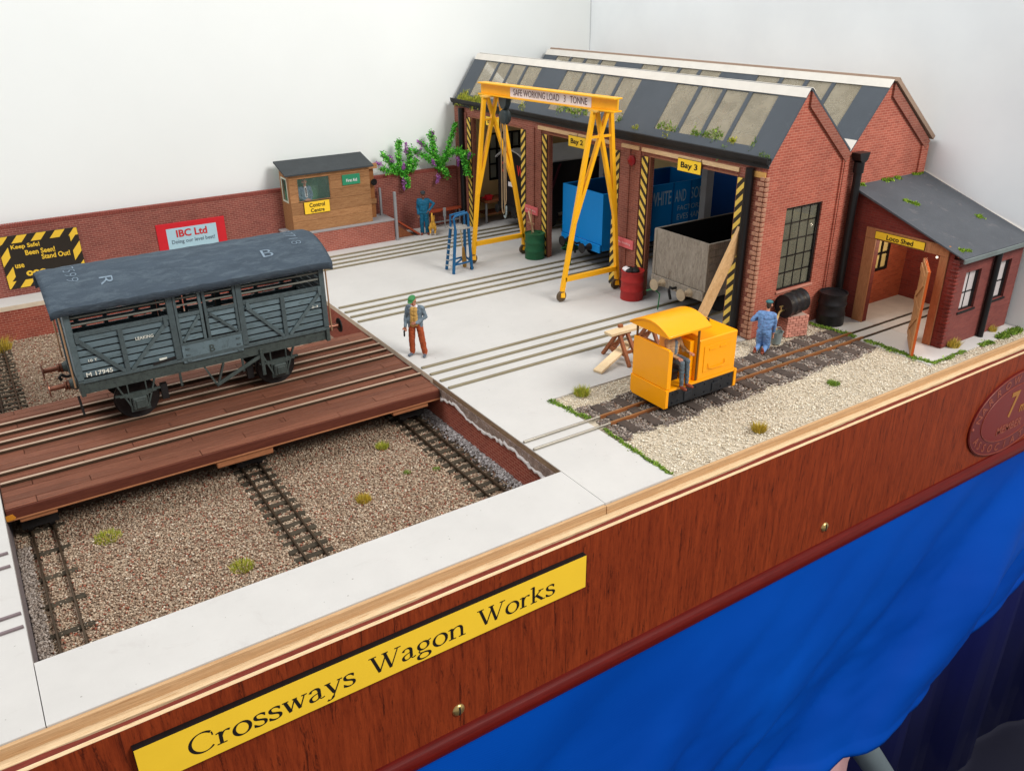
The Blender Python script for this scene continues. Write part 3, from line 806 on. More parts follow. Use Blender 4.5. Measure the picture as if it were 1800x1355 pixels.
for nm, ys in (("Bay 3", (14.55, 13.4, 12.27, 11.13)), ("Bay 2", (27.5, 26.35, 25.25, 24.1)), ("Bay 1", (39.95, 38.85, 37.75, 36.7))):
    t = thing("railway_track", {"Bay 3": "four dull inset rails into the bay nearest the front, marked Bay 3", "Bay 2": "four dull inset rails into the middle bay, beside the crane", "Bay 1": "four dull inset rails passing the brick plinth into the farthest bay"}[nm], "track", (0, ys[0], 0), "shed tracks set in the pale slab")
    for y in ys:
        rail_bar(t, (0.02 + rnd.uniform(0, .12), y), (36.0, y), 0.21, 0.001, 0.11, RAILM)
for x, lab in ((-21.62, "pit rails at the far left under the deck end"), (-11.33, "pit rails under the middle of the deck"), (-1.58, "pit rails beside the plastered brick pit wall")):
    t = thing("pit_track", "narrow sleepered " + lab, "track", (x, 7, -2.7), "traverser pit tracks")
    for dx in (-0.475, 0.475):
        rail_bar(t, (x + dx, 0.0), (x + dx, 42.0), 0.1, -2.6, -2.42, RAILD)
    k = 0
    sl0 = None
    for i in range(58):
        y = 0.37 + i * 0.72
        if 15.5 < y < 22: continue
        if x < -20 and y < 22 and i % 3: continue
        if sl0 is None:
            sl0 = MB().box(x - 0.95, x + 0.95, y - 0.16, y + 0.16, -2.74, -2.6).build("sleeper", SLEEPG, t, bevel=0.02, seg=1); y00 = y; s = sl0
        else:
            s = sl0.copy(); COL.objects.link(s); s.parent = t; s.location = (0, y - y00, 0)
t = thing("narrow_track", "rusty narrow gauge track from the pit edge into the loco shed", "track", (14, 2.85, 0))
for y in (3.3, 2.4):
    MB().box(0.02, 5.0, y - 0.06, y + 0.06, 0.001, 0.14).build("rail", RAILS, t, bevel=0.015, seg=1)
    MB().box(5.0, 26.4, y - 0.06, y + 0.06, -0.04, 0.12).build("rail", RAILR, t)
    MB().box(5.0, 26.4, y - 0.045, y + 0.045, 0.12, 0.15).build("rail_top", mk("rail_top_brown", rgb(158, 112, 72), 0.4, 0.3), t)
    MB().box(26.4, 36, y - 0.05, y + 0.05, 0.001, 0.1).build("rail", RAILD, t)
s0 = None
for i in range(14):
    x = 5.7 + i * 1.52
    if s0 is None:
        s0 = MB().box(x - 0.31, x + 0.31, 1.0, 4.7, -0.12, 0.03).build("sleeper", SLEEP, t, bevel=0.03, seg=1); x00 = x; s = s0
    else:
        s = s0.copy(); COL.objects.link(s); s.parent = t; s.location = (x - x00, rnd.uniform(-.1, .1), 0); s.rotation_euler = (0, 0, 0)
t = thing("cut_track", "two cut rail stubs on the left slab nearest the front", "track", (-26, 2.7, 0))
for y in (3.13, 2.25): rail_bar(t, (-60, y), (-22.95, y), 0.13, 0.001, 0.1, mk("rail_violet_grey", rgb(118, 104, 106), 0.5, 0.2))
t = thing("cut_track", "two cut rail stubs on the left slab nearer the deck", "track", (-26, 7.0, 0))
for y in (7.65, 6.6): rail_bar(t, (-60, y), (-23.0, y), 0.13, 0.001, 0.1, mk("rail_violet_grey", (0, 0, 0)))

# ---- gravel and ballast round the narrow gauge line
rg = np.random.default_rng(9)
CRM = [(*rgb(226, 214, 192), 5), (*rgb(212, 198, 174), 4), (*rgb(240, 232, 216), 3), (*rgb(186, 170, 146), 1.0), (*rgb(158, 140, 118), 0.35)]
n = 36000; p = np.stack([rg.uniform(4.2, 36.6, n), rg.uniform(-3.3, 6.6, n), rg.uniform(-0.1, -0.02, n)], 1)
edge = 0.78 + 0.22 * np.sin(p[:, 0] * 1.3) + 0.14 * np.sin(p[:, 0] * 3.7); edge2 = 4.75 + 0.2 * np.sin(p[:, 0] * 1.7) + 0.12 * np.sin(p[:, 0] * 4.1)
keep = ((p[:, 1] < edge) | (p[:, 1] > edge2)) & ~((p[:, 0] > 26.2) & (p[:, 1] > -2.55))
keep &= ~((p[:, 0] < 4.35 + 0.1 * np.sin(p[:, 1] * 2)) & (rg.uniform(size=n) < 0.5))
grains("fine_gravel", p[keep], 0.05, CRM, 21)
BAL = [(*rgb(128, 117, 110), 4), (*rgb(106, 95, 88), 3), (*rgb(150, 138, 128), 3), (*rgb(186, 172, 160), .6), (*rgb(112, 90, 76), 2)]
n = 14000; p = np.stack([rg.uniform(4.6, 25.9, n), rg.uniform(0.6, 4.95, n), rg.uniform(-0.1, -0.01, n)], 1)
edge = 0.78 + 0.22 * np.sin(p[:, 0] * 1.3) + 0.14 * np.sin(p[:, 0] * 3.7) - 0.15; edge2 = 4.75 + 0.2 * np.sin(p[:, 0] * 1.7) + 0.12 * np.sin(p[:, 0] * 4.1) + 0.15
keep = (p[:, 1] > edge) & (p[:, 1] < edge2)
on = (((p[:, 0] - 5.39) % 1.52) < 0.62) & (p[:, 0] < 25.9) & (p[:, 1] > 0.95) & (p[:, 1] < 4.75)
keep &= ~(on & (rg.uniform(size=n) < 0.96))
for y in (3.3, 2.4): keep &= np.abs(p[:, 1] - y) > 0.1
grains("ballast", p[keep], 0.09, BAL, 22)
moss_strip("moss", [(3.95, 6.6), (4.2, 5.4), (4.25, 4.3), (4.55, 3.5)], 0.3, 1)
moss_strip("moss", [(4.4, 2.2), (4.3, 1.0), (4.2, -0.6), (4.2, -2.0), (4.2, -3.2)], 0.26, 2)
moss_strip("moss", [(25.8, 6.2), (26.1, 4.6), (26.2, 3.5), (26.25, 2.8)], 0.36, 3)
moss_strip("moss", [(26.3, 2.1), (26.3, 0.6), (26.3, -1.0), (26.35, -2.4)], 0.36, 4)
moss_strip("moss", [(26.35, -2.55), (27.8, -2.65), (29.9, -2.55)], 0.28, 5)
moss_strip("moss", [(31.5, -2.7), (32.8, -2.7)], 0.5, 6)
moss_strip("moss", [(33.6, -2.65), (34.6, -2.6), (36.5, -2.5)], 0.45, 7, hgt=0.3)

for i, (lab, x, y, z, r, h, pal) in enumerate([
        ("olive grass tuft on the pit gravel nearest the left pit track", -19.1, 10.8, -2.66, .7, .4, LIME),
        ("yellow grass tuft on the pit gravel between middle and right tracks", -7.5, 6.9, -2.66, .42, .5, STRAW),
        ("flattened grass tuft on the pit gravel by the front slab", -14.4, 4.9, -2.66, .6, .45, LIME),
        ("small green grass tuft on the pit gravel near the deck edge", -4.3, 11.4, -2.66, .42, .45, LIME),
        ("sparse weed on the pit gravel, nearer the front than its neighbour", -4.4, 8.1, -2.66, .22, .2, MOSSC),
        ("sparse weed against the right pit track sleepers", -2.9, 7.5, -2.66, .22, .2, MOSSC),
        ("yellow bush at the far left pit end below the brick wall", -21.4, 40.6, -2.66, 1.0, 1.4, STRAW),
        ("lime grass tuft on the pale gravel behind the yellow loco's track", 6.0, 6.2, -0.02, .5, .8, LIME),
        ("straw grass tuft on the front gravel close to the wooden edge", 11.0, -2.5, -0.02, .4, .75, STRAW),
        ("low green tuft on the front gravel right of the loco", 19.0, -1.0, -0.02, .42, .3, MOSSC),
        ("yellow flowering tuft at the foot of the loco shed corner", 29.9, -1.75, 0.0, .4, .9, STRAW),
        ("small straw tuft against the loco shed side wall beside the drainpipe", 34.6, -1.7, 0.0, .25, .8, STRAW)]):
    tuft(lab, x, y, z, r * .85, h * .72, 420 if r > .3 else 160, pal, 30 + i)

# ---- fascia of the baseboard, its sign, screws, plaque, drape
fa = thing("baseboard_fascia", "long red-brown wooden fascia board along the layout front", "fascia board", (0, -4.2, -9))
MB().box(-70, 70, -4.35, -4.17, -8.75, -0.5).build("face_board", FASC, fa)
MB().box(-70, 70, -4.35, -4.17, -0.498, -0.49).build("board_edge", PLY, fa)
m_ = MB(); rr = random.Random(2); xs = [-70 + i * 0.5 for i in range(281)]
m_.prism([(x, -4.168) for x in xs] + [(x, -3.90 + 0.045 * math.sin(x * .7) + 0.02 * rr.uniform(-1, 1)) for x in reversed(xs)], 'z', -2, -0.53)
m_.build("torn_veneer", REDS, fa)
MB().box(-70, 70, -3.86, -3.5, -4, -0.5).build("inner_board", PLY, fa)
MB().box(-70, -0.06, -3.498, -3.336, -4, -0.06).build("pine_rail", PINE, fa, bevel=0.02)
MB().box(-0.02, 70, -3.498, -3.336, -4, -0.1).build("pine_rail", PINE, fa, bevel=0.02)
MB().prism([(-4.352, -7.8), (-4.44, -7.82), (-4.48, -7.92), (-4.56, -7.98), (-4.66, -8.15), (-4.7, -8.4), (-4.64, -8.66), (-4.54, -8.78), (-4.352, -8.8)], 'x', -70, 70).build("moulding", MOULD, fa, smooth=True)
for x in (-8.55, 15.5):
    s = thing("brass_screw", "brass slotted screw in the fascia " + ("below the word Works of the name sign" if x < 0 else "right of the name sign, under the gravel strip"), "screw", (x, -4.35, -6.78), "fascia screws")
    MB().lathe((x, -4.35, -6.78), [(0.3, 0.0), (0.28, -0.06), (0.2, -0.12), (0.02, -0.14)], 20, 'y').build("screw_head", BRASS, s, smooth=True)
    MB().box(x - 0.035, x + 0.035, -4.495, -4.46, -6.98, -6.56).build("slot", BLACKM, s)


# serif lettering drawn as broad-pen strokes
def arc(cx, cz, rx, rz, a0, a1, n=22):
    return [(cx + rx * math.cos(R(a0 + (a1 - a0) * i / n)), cz + rz * math.sin(R(a0 + (a1 - a0) * i / n))) for i in range(n + 1)]


def bez(p0, p1, p2, p3, n=14):
    o = []
    for i in range(n + 1):
        t = i / n; a, b, c, d = (1 - t) ** 3, 3 * t * (1 - t) ** 2, 3 * t * t * (1 - t), t ** 3
        o.append((a * p0[0] + b * p1[0] + c * p2[0] + d * p3[0], a * p0[1] + b * p1[1] + c * p2[1] + d * p3[1]))
    return o


def SRF(x, z, w=0.42):
    return ('t', [(x - w / 2, z), (x + w / 2, z)])


def SD(x, z, dx):
    return ('t', [(x - dx, z), (x + dx, z)])


GL = {
    'C': (1.42, [('p', arc(0.78, 0.74, 0.66, 0.78, 48, 318, 34)), ('t', [(1.26, 1.3), (1.3, 1.0)])]),
    'r': (0.82, [('k', [(0.25, 0.02), (0.25, 0.98)]), SRF(0.27, 0.03, .52), ('t', [(0.02, 0.9), (0.26, 0.98)]), ('p', bez((0.27, 0.62), (0.38, 0.95), (0.55, 1.04), (0.76, 0.9)))]),
    'o': (1.12, [('p', arc(0.56, 0.5, 0.43, 0.51, 0, 360, 40))]),
    's': (0.82, [('p', bez((0.68, 0.88), (0.5, 1.1), (0.1, 1.02), (0.16, 0.74)) + bez((0.16, 0.74), (0.2, 0.5), (0.72, 0.52), (0.7, 0.24))[1:] + bez((0.7, 0.24), (0.68, -0.08), (0.24, -0.04), (0.1, 0.16))[1:]), ('t', [(0.69, 0.98), (0.67, 0.74)]), ('t', [(0.09, 0.28), (0.1, 0.02)])]),
    'w': (1.46, [('k', [(0.18, 0.98), (0.44, 0.02)]), ('t', [(0.44, 0.02), (0.72, 0.96)]), ('k', [(0.72, 0.96), (0.98, 0.02)]), ('t', [(0.98, 0.02), (1.28, 0.96)]), SD(0.2, .97, .18), SD(0.73, .97, .14), SD(1.27, .97, .16)]),
    'a': (1.0, [('p', bez((0.14, 0.78), (0.2, 1.08), (0.66, 1.1), (0.66, 0.72))), ('k', [(0.66, 0.74), (0.66, 0.16)]), ('t', bez((0.66, 0.16), (0.68, 0.0), (0.8, 0.0), (0.94, 0.1))), ('p', bez((0.66, 0.58), (0.3, 0.52), (0.08, 0.38), (0.14, 0.16)) + bez((0.14, 0.16), (0.2, -0.06), (0.5, -0.04), (0.66, 0.2))[1:])]),
    'y': (1.04, [('k', [(0.16, 0.97), (0.52, 0.04)]), ('t', [(0.9, 0.97), (0.46, -0.2)]), ('p', bez((0.46, -0.2), (0.36, -0.46), (0.22, -0.5), (0.08, -0.4))), SD(0.18, .97, .18), SD(0.9, .97, .16)]),
    'W': (2.0, [('k', [(0.2, 1.48), (0.62, 0.02)]), ('t', [(0.62, 0.02), (1.1, 1.46)]), ('k', [(0.98, 1.48), (1.34, 0.02)]), ('t', [(1.34, 0.02), (1.82, 1.46)]), SD(0.22, 1.47, .24), SD(1.0, 1.47, .2), SD(1.82, 1.47, .2)]),
    'g': (1.06, [('p', arc(0.48, 0.66, 0.33, 0.34, 0, 360, 30)), ('t', [(0.74, 0.9), (1.0, 1.0)]), ('t', bez((0.3, 0.36), (0.1, 0.24), (0.14, 0.08), (0.42, 0.06))), ('p', bez((0.42, 0.06), (0.84, 0.04), (0.94, -0.12), (0.88, -0.28)) + bez((0.88, -0.28), (0.76, -0.56), (0.1, -0.56), (0.1, -0.26))[1:] + bez((0.1, -0.26), (0.1, -0.08), (0.3, 0.0), (0.42, 0.05))[1:])]),
    'n': (1.22, [('k', [(0.25, 0.02), (0.25, 0.98)]), ('k', [(0.94, 0.02), (0.94, 0.66)]), ('p', bez((0.27, 0.7), (0.44, 1.06), (0.94, 1.14), (0.94, 0.62))), SRF(0.27, 0.03, .5), SRF(0.95, 0.03, .48), ('t', [(0.02, 0.9), (0.26, 0.98)])]),
    'k': (1.16, [('k', [(0.25, 0.02), (0.25, 1.5)]), SRF(0.27, 0.03, .48), ('t', [(0.02, 1.42), (0.26, 1.5)]), ('t', [(0.28, 0.44), (0.82, 0.95)]), ('k', [(0.46, 0.6), (0.94, 0.04)]), SD(0.82, .97, .2), SD(0.98, .03, .17)]),
    ' ': (0.86, []),
}


def pen_text(parent, s, x0, x1, zbase, xh, y, mat):
    adv = sum(GL[c][0] for c in s); k = (x1 - x0) / adv; mb = MB(); x = x0; layer = 0
    for ch in s:
        w, strokes = GL[ch]
        for typ, pts in strokes:
            q = [(x + a * k, zbase + b * xh) for a, b in pts]
            wd = []
            for i in range(len(q)):
                dx = q[min(i + 1, len(q) - 1)][0] - q[max(i - 1, 0)][0]; dz = q[min(i + 1, len(q) - 1)][1] - q[max(i - 1, 0)][1]
                a = math.atan2(dz, dx)
                f = {'k': 1.06, 't': 0.44}.get(typ, 0.38 + 0.7 * abs(math.sin(a - R(14))) ** 1.3)
                wd.append((0.215 * xh * f / 2, -math.sin(a), math.cos(a)))
            yy = y - 0.004 - 0.0012 * (layer % 7); layer += 1
            o = len(mb.v)
            for (px, pz), (h, nx, nz) in zip(q, wd):
                mb.v += [(px + nx * h, yy, pz + nz * h), (px - nx * h, yy, pz - nz * h)]
            for i in range(len(q) - 1):
                mb.f.append((o + 2 * i, o + 2 * i + 1, o + 2 * i + 3, o + 2 * i + 2)); mb.mi.append(0)
        x += w * k
    return mb.build("lettering", mat, parent)


ns = thing("name_sign", "long yellow engraved name sign reading Crossways Wagon Works on the fascia", "sign", (-11.4, -4.4, -2.9))
MB().box(-20.75, -2.02, -4.62, -4.352, -2.97, -1.235).build("sign_body", BLACK, ns)
MB().box(-20.73, -2.04, -4.632, -4.622, -2.95, -1.25).build("sign_face", YEL_S, ns)
pen_text(ns, "Crossways Wagon Works", -19.15, -3.7, -2.55, 0.56, -4.632, INK)
pq = thing("oval_plaque", "oval dark red membership plaque on the right of the fascia", "plaque", (33.8, -4.4, -4.6))
cx, cz = 34.2, -4.75
MB().prism(arc(cx, cz, 5.1, 3.0, 0, 360, 64)[:-1], 'y', -4.47, -4.352).build("plaque_body", PLAQR, pq)
for rx, rz in ((5.0, 2.92), (3.75, 2.0)):
    MB().tube([(a, -4.475, b) for a, b in arc(cx, cz, rx, rz, 0, 360, 80)], 0.035, 6, caps=False).build("gold_line", mk("plaque_line", rgb(132, 58, 40), 0.4), pq)
MB().prism(arc(cx, cz, 3.7, 1.96, 0, 360, 56)[:-1], 'y', -4.48, -4.47).build("plaque_centre", PLAQ, pq)
text(pq, "7", (34.0, -4.48, -4.15), *SIDE, 1.0, 1.9, GOLD, bold=0.02, lift=0.008)
text(pq, "mm", (35.6, -4.48, -4.75), *SIDE, 1.2, 0.55, GOLD, bold=0.02, lift=0.008)
LETP = mk("plaque_letter", rgb(146, 72, 50), 0.4, var=0.05, bump=0)
text(pq, "MEMBER", (34.2, -4.48, -5.85), *SIDE, 3.1, 0.62, LETP, bold=0.02, lift=0.008)
for st, a0, a1, ins in (("NARROW GAUGE", 166, 14, 1), ("ASSOCIATION", 206, 334, -1)):
    for i, ch in enumerate(st):
        if ch == ' ': continue
        a = a0 + (a1 - a0) * i / (len(st) - 1)
        px, pz = cx + 4.4 * math.cos(R(a)), cz + 2.46 * math.sin(R(a))
        tx, tz = -4.4 * math.sin(R(a)), 2.46 * math.cos(R(a)); L = math.hypot(tx, tz) * (-1 if ins > 0 else 1); tx /= L; tz /= L
        text(pq, ch, (px, -4.47, pz), (tx, 0, tz), (-tz, 0, tx), 0.42, 0.58, LETP, bold=0.02, lift=0.008, fit='h')
for px in (cx - 4.75,):
    MB().ball((px, -4.48, cz), 0.13, 8, (1, 0.4, 1)).build("rivet", mk("plaque_rivet", rgb(150, 74, 60), 0.4), pq, smooth=True)

g = MB(); nx_, nz_ = 230, 80
for i in range(nx_ + 1):
    x = -45 + 130 * i / nx_
    hem = -27.4 + 0.5 * math.sin(x * 0.22) + max(0, x - 36) ** 1.5 * 0.14 - max(0, 20 - x) * 0.1
    for j in range(nz_ + 1):
        t = j / nz_; z = -8.5 + (hem + 8.5) * t
        fold = math.sin(x * 0.36 - z * 0.42 + math.sin(x * .17)) * 0.45 + math.sin(x * 0.2 - z * 0.3 + 1.3) * 0.7 + abs(math.sin(x * 0.5 - z * 0.5 + .6)) * 0.35 + math.sin(x * 1.1 - z * 0.7) * 0.08 + 0.22 * mnoise.noise(Vector((x * .16 + z * .1, z * .34 - x * .2, 3))) + 0.05 * mnoise.noise(Vector((x * .7, z * 1.1 - x * .5, 9))) + (0.09 if t > 0.965 else 0)
        g.v.append((x, -4.2 - fold * min(1, t * 1.6) * 1.4, z))
for i in range(nx_):
    for j in range(nz_):
        a = i * (nz_ + 1) + j; g.f.append((a, a + nz_ + 1, a + nz_ + 2, a + 1)); g.mi.append(0)
dr = g.build("blue_drape", SATIN, smooth=True)
sm = dr.modifiers.new("thickness", 'SOLIDIFY'); sm.thickness = 0.08
tag(dr, "bright blue satin drape hanging below the fascia board", "drape")
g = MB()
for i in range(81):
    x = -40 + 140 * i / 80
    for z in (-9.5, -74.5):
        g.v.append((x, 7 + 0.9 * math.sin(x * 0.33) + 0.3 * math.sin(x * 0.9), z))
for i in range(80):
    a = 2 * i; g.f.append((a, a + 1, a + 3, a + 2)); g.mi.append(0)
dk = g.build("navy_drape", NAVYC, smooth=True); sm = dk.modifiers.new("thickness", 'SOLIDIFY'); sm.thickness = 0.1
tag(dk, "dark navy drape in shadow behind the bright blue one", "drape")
tg = MB().cyl((15.2, 1.5, -12), (58.8, 1.5, -74.8), 1.3, n=20).build("trestle_support", TUBEG, smooth=True)
tag(tg, "grey metal trestle support below the hem of the drape", "trestle")
pk = MB(); prof_ = [(12, -40.1), (8, -40.08), (4, -40.1), (1.0, -40.05), (.3, -40.3), (.15, -41.5), (.1, -43), (.12, -44.5)]
for i in range(29):
    x = 16 + i * .6
    for j, (yy, zz) in enumerate(prof_):
        pk.v.append((x, yy - (.25 * math.sin(x * .9) + .15 * math.sin(x * 2.1)) * (j > 4), zz + .06 + .05 * math.sin(x * 1.3 + j)))
for i in range(28):
    for j in range(7):
        q = i * 8 + j; pk.f.append((q, q + 8, q + 9, q + 1)); pk.mi.append(0)
pc = pk.build("pink_cloth", PINKC, smooth=True); sm = pc.modifiers.new("thickness", 'SOLIDIFY'); sm.thickness = 0.08; sm.offset = 1
tag(pc, "pale pink cloth in the shade beside the grey trestle leg", "cloth")
tag(MB().box(16, 32.5, 0.5, 12, -41.5, -40.2).build("wooden_shelf", PINE), "wooden shelf under the layout holding the pink cloth", "shelf")

# ---- traverser deck
dk = thing("traverser_deck", "red-brown planked traverser deck bridging the gravel pit", "traverser", (-11.5, 17.5, -0.9))
MB().box(-22.84, -0.13, 12.06, 23.1, -0.62, -0.42).build("deck_frame", DECKE, dk)
rows = 19; y0 = 12.02; pwid = (23.12 - y0) / rows; protos = {}
for r_ in range(rows):
    ya = y0 + r_ * pwid
    cuts = [-22.86] + sorted([-22.86 + 22.73 * (k + (0.18 if r_ % 3 == 0 else 0.5 if r_ % 3 == 1 else 0.82)) / 3 for k in range(3)]) + [-0.12]
    for a, b in zip(cuts[:-1], cuts[1:]):
        L = round(b - a, 2)
        z = rnd.uniform(-0.012, 0.012)
        if L not in protos:
            o = MB().box(a + 0.012, b - 0.012, ya + 0.014, ya + pwid - 0.014, -0.419, -0.3).build("plank", DECK, dk, bevel=0.014, seg=1); protos[L] = (o, a, ya)
            o.location = (0, 0, z)
        else:
            s, a_, ya_ = protos[L]; o = s.copy(); COL.objects.link(o); o.parent = dk; o.location = (a - a_, ya - ya_, z)
for y in (21.25, 20.07, 19.0, 17.95, 15.45, 14.3):
    xe = -0.16 - rnd.uniform(0, .1); rm_ = MB().box(-22.8, xe, y - .05, y + .05, -.3, -.145); rm_.cur = 1; rm_.box(-22.8, xe, y - .062, y + .062, -.1449, -.1)
    rm_.build("rail", [RAILD, RAILT], dk)
MB().box(-22.85, -0.13, 11.96, 12.055, -0.86, -0.36).build("side_beam", DECKE, dk, bevel=0.015)
MB().box(-22.85, -0.13, 11.9, 12.2, -0.93, -0.862).build("side_beam", BEARER, dk, bevel=0.015)
MB().box(-22.85, -0.13, 23.1, 23.2, -0.9, -0.4).build("side_beam", DECKE, dk)
MB().prism([(-22.9, -0.88), (-22.9, -0.62), (-22.6, -0.6), (-22.5, -0.8), (-22.62, -0.9)], 'y', 11.9, 11.955).build("tape_patch", mk("amber_patch", rgb(196, 128, 40), 0.4), dk)
for a, b, z in ((-13.3, -10.3, -1.36), (-22.4, -20.8, -1.2), (-3.2, -0.9, -1.25)):
    MB().box(a, b, 12.02, 14.5, z, -0.932).build("bearer", BEARER, dk, bevel=0.06)
for x in (-21.62, -11.33, -1.58):
    m_ = MB().box(x - 0.8, x + 0.8, 12.9, 21, -2.1, -1.3)
    for yy in (13.3, 20.4):
        for dx in (-0.475, 0.475):
            m_.cyl((x + dx - 0.12, yy, -2.02), (x + dx + 0.12, yy, -2.02), 0.4, n=16)
    m_.build("bogie", BLACKM, dk)
for i, (x, y) in enumerate([(-5.9, 16.6), (-18.3, 16.8), (-9.3, 13.2), (-14.5, 16.2)]):
    MB().box(x, x + 0.05, y, y + 0.45, -0.285, -0.27).build("staple", mk("staple_rust", rgb(120, 74, 56), 0.5, 0.4), dk)


# ================================================================== BACK WALL, HUT AND WHAT STANDS THERE
bwl = thing("brick_boundary_wall", "long red brick boundary wall along the white backdrop", "wall", (-10, 44.6, 0))
MB().box(-60, 19.95, 44.4, 44.85, 0.001, 5.2).build("brickwork", BRICK_W, bwl)
cpm = MB(); x = -60.0
while x < 19.9:
    cpm.box(x, min(x + 0.155, 19.95), 44.37, 44.88, 5.202, 5.46); x += 0.175
tag(cpm.build("coping_brick", mk("coping_brick_red", rgb(138, 70, 60), 0.8, var=0.2, scale=6, bump=0.3), bwl), kind="stuff")
ks = thing("safety_sign", "black sign with yellow hazard border reading Keep Safe on the brick wall", "sign", (-16.8, 44.35, 2.7))
MB().box(-19.62, -14.1, 44.3, 44.399, 0.6, 4.62).build("sign_board", mk("sign_black", rgb(46, 40, 34), 0.5, var=0.08, bump=0.03), ks)


def hatch(mb, poly_clip, axis_fn, n_fn=None):
    pass


def clip_poly(poly, a, b, c, keep):      # keep side a*x+b*y+c >= 0
    out = []
    for i in range(len(poly)):
        p, q = poly[i], poly[(i + 1) % len(poly)]
        dp, dq = (a * p[0] + b * p[1] + c) * keep, (a * q[0] + b * q[1] + c) * keep
        if dp >= 0: out.append(p)
        if (dp > 0) != (dq > 0) and dp != dq:
            t = dp / (dp - dq); out.append((p[0] + (q[0] - p[0]) * t, p[1] + (q[1] - p[1]) * t))
    return out


def diagonal_bands(rect, pitch, width, slope, phase=0.0):
    """slanting bands clipped to rect (u0,u1,v0,v1); slope = dv/du"""
    u0, u1, v0, v1 = rect; out = []
    lo = min(v0 - slope * u0, v0 - slope * u1, v1 - slope * u0, v1 - slope * u1); hi = max(v0 - slope * u0, v0 - slope * u1, v1 - slope * u0, v1 - slope * u1)
    c = lo - pitch + phase
    while c < hi:
        p = [(u0, v0), (u1, v0), (u1, v1), (u0, v1)]
        p = clip_poly(p, -slope, 1, -c, 1)
        if len(p) > 2: p = clip_poly(p, -slope, 1, -(c + width), -1)
        if len(p) > 2: out.append(p)
        c += pitch
    return out


hb = MB()
for rect, ph in (((-19.6, -14.12, 4.05, 4.6), 0), ((-19.6, -14.12, 0.62, 1.17), .2), ((-19.6, -19.0, 1.17, 4.05), .35), ((-14.72, -14.12, 1.17, 4.05), .1)):
    for p in diagonal_bands(rect, 1.5, 0.78, 1.15, ph):
        hb.prism(p, 'y', 44.285, 44.2999)
hb.build("hazard_border", INKY, ks)
text(ks, "Keep Safe!", (-17.85, 44.3, 3.72), *SIDE, 1.95, 0.42, INKY, bold=0.025)
text(ks, "Been Seen!", (-16.95, 44.3, 3.22), *SIDE, 2.05, 0.4, INKY, bold=0.025)
text(ks, "Stand Out!", (-15.95, 44.3, 2.75), *SIDE, 2.0, 0.4, INKY, bold=0.025)
text(ks, "use", (-18.55, 44.3, 2.28), *SIDE, 0.62, 0.3, INKY, bold=0.025)
text(ks, "ooo", (-17.55, 44.3, 1.62), *SIDE, 1.4, 0.42, INKY, bold=0.05)
ib = thing("advert_board", "red bordered pale blue IBC Ltd advert board on the brick wall", "sign", (-5.6, 44.35, 2.5))
MB().box(-8.4, -2.85, 44.3, 44.399, 1.1, 3.86).build("sign_board", REDP, ib, bevel=0.02)
MB().box(-7.65, -3.6, 44.28, 44.2999, 1.5, 3.42).build("sign_face", SIGNB, ib)
text(ib, "IBC Ltd", (-5.65, 44.28, 2.95), *SIDE, 2.5, 0.62, INKR, bold=0.03)
text(ib, "Doing our level best!", (-5.6, 44.28, 2.25), *SIDE, 3.5, 0.42, mk("grey_ink", rgb(96, 110, 124), 0.6), bold=0.01)

pl = thing("brick_plinth", "low brick plinth with grey top and end post carrying the wooden hut", "plinth", (7, 43, 0))
MB().box(2.0, 11.72, 41.85, 44.38, 0.001, 1.84).build("brickwork", mk_brick("plinth_brick", rgb(166, 90, 74), rgb(146, 72, 58), rgb(184, 132, 116), bw=0.46, bh=0.16), pl)
MB().box(1.7, 11.75, 41.78, 44.385, 1.842, 2.0).build("coping", STONE, pl, bevel=0.02)
MB().box(11.76, 11.98, 41.6, 41.84, 0.001, 4.45).build("post", GREYP, pl, bevel=0.02)
MB().box(11.3, 11.5, 43.7, 43.9, 2.001, 4.5).build("post", GREYP, pl, bevel=0.02)
rp = thing("ramp", "red-brown boarded ramp sloping down beside the plinth end post", "ramp", (13, 43, 0))
for i in range(3):
    MB().bar((11.85, 42.2 + i * 0.5, 1.9), (14.35, 42.2 + i * 0.5, 0.1), 0.47, 0.16).build("board", RUSTW, rp)
MB().prism([(12.2, 0.01), (13.9, 0.01), (12.2, 1.25)], 'y', 42.3, 43.2).build("support", TRESW, rp)

hut = thing("control_hut", "brown wooden control hut with dark sloping roof on the brick plinth", "hut", (6, 43.3, 2))
zf = [2.001, 2.95, 3.55, 4.55, 5.35, 6.1, 6.95]
for i in range(len(zf) - 1):
    a, b = zf[i], zf[i + 1]
    segs = [(2.35, 9.75)]
    if a >= 4.55 and b <= 6.6: segs = [(2.35, 3.05), (6.0, 9.75)]
    if i == len(zf) - 2:
        MB().box(2.35, 9.75, 42.1, 42.25, 6.55, b).build("board", HUTW, hut, bevel=0.015, seg=1); b = 6.545; segs = [(2.35, 3.05), (6.0, 9.75)]
    for s0_, s1_ in segs:
        MB().box(s0_, s1_, 42.1 + rnd.uniform(-.01, .012), 42.25, a, b - 0.015).build("board", HUTW, hut, bevel=0.015, seg=1)
MB().wall('x', 2.35, 2.5, 42.26, 44.35, 2.001, 6.9, [(42.75, 43.9, 4.6, 6.5)]).build("side_wall", HUTW, hut)
MB().box(9.6, 9.75, 42.26, 44.35, 2.001, 6.9).build("side_wall", HUTW, hut)
MB().box(2.5, 9.6, 44.2, 44.34, 2.001, 7.4).build("back_wall", SAGE, hut)
MB().box(2.5, 9.6, 42.3, 44.19, 3.2, 3.35).build("inner_floor", SAGE, hut)
MB().prism([(42.255, 6.9), (44.35, 6.9), (44.35, 7.6), (42.255, 6.98)], 'x', 2.36, 2.5).build("gable_piece", HUTW, hut)
MB().box(3.05, 6.0, 42.16, 42.18, 4.6, 6.54).build("window_pane", HUTP, hut)
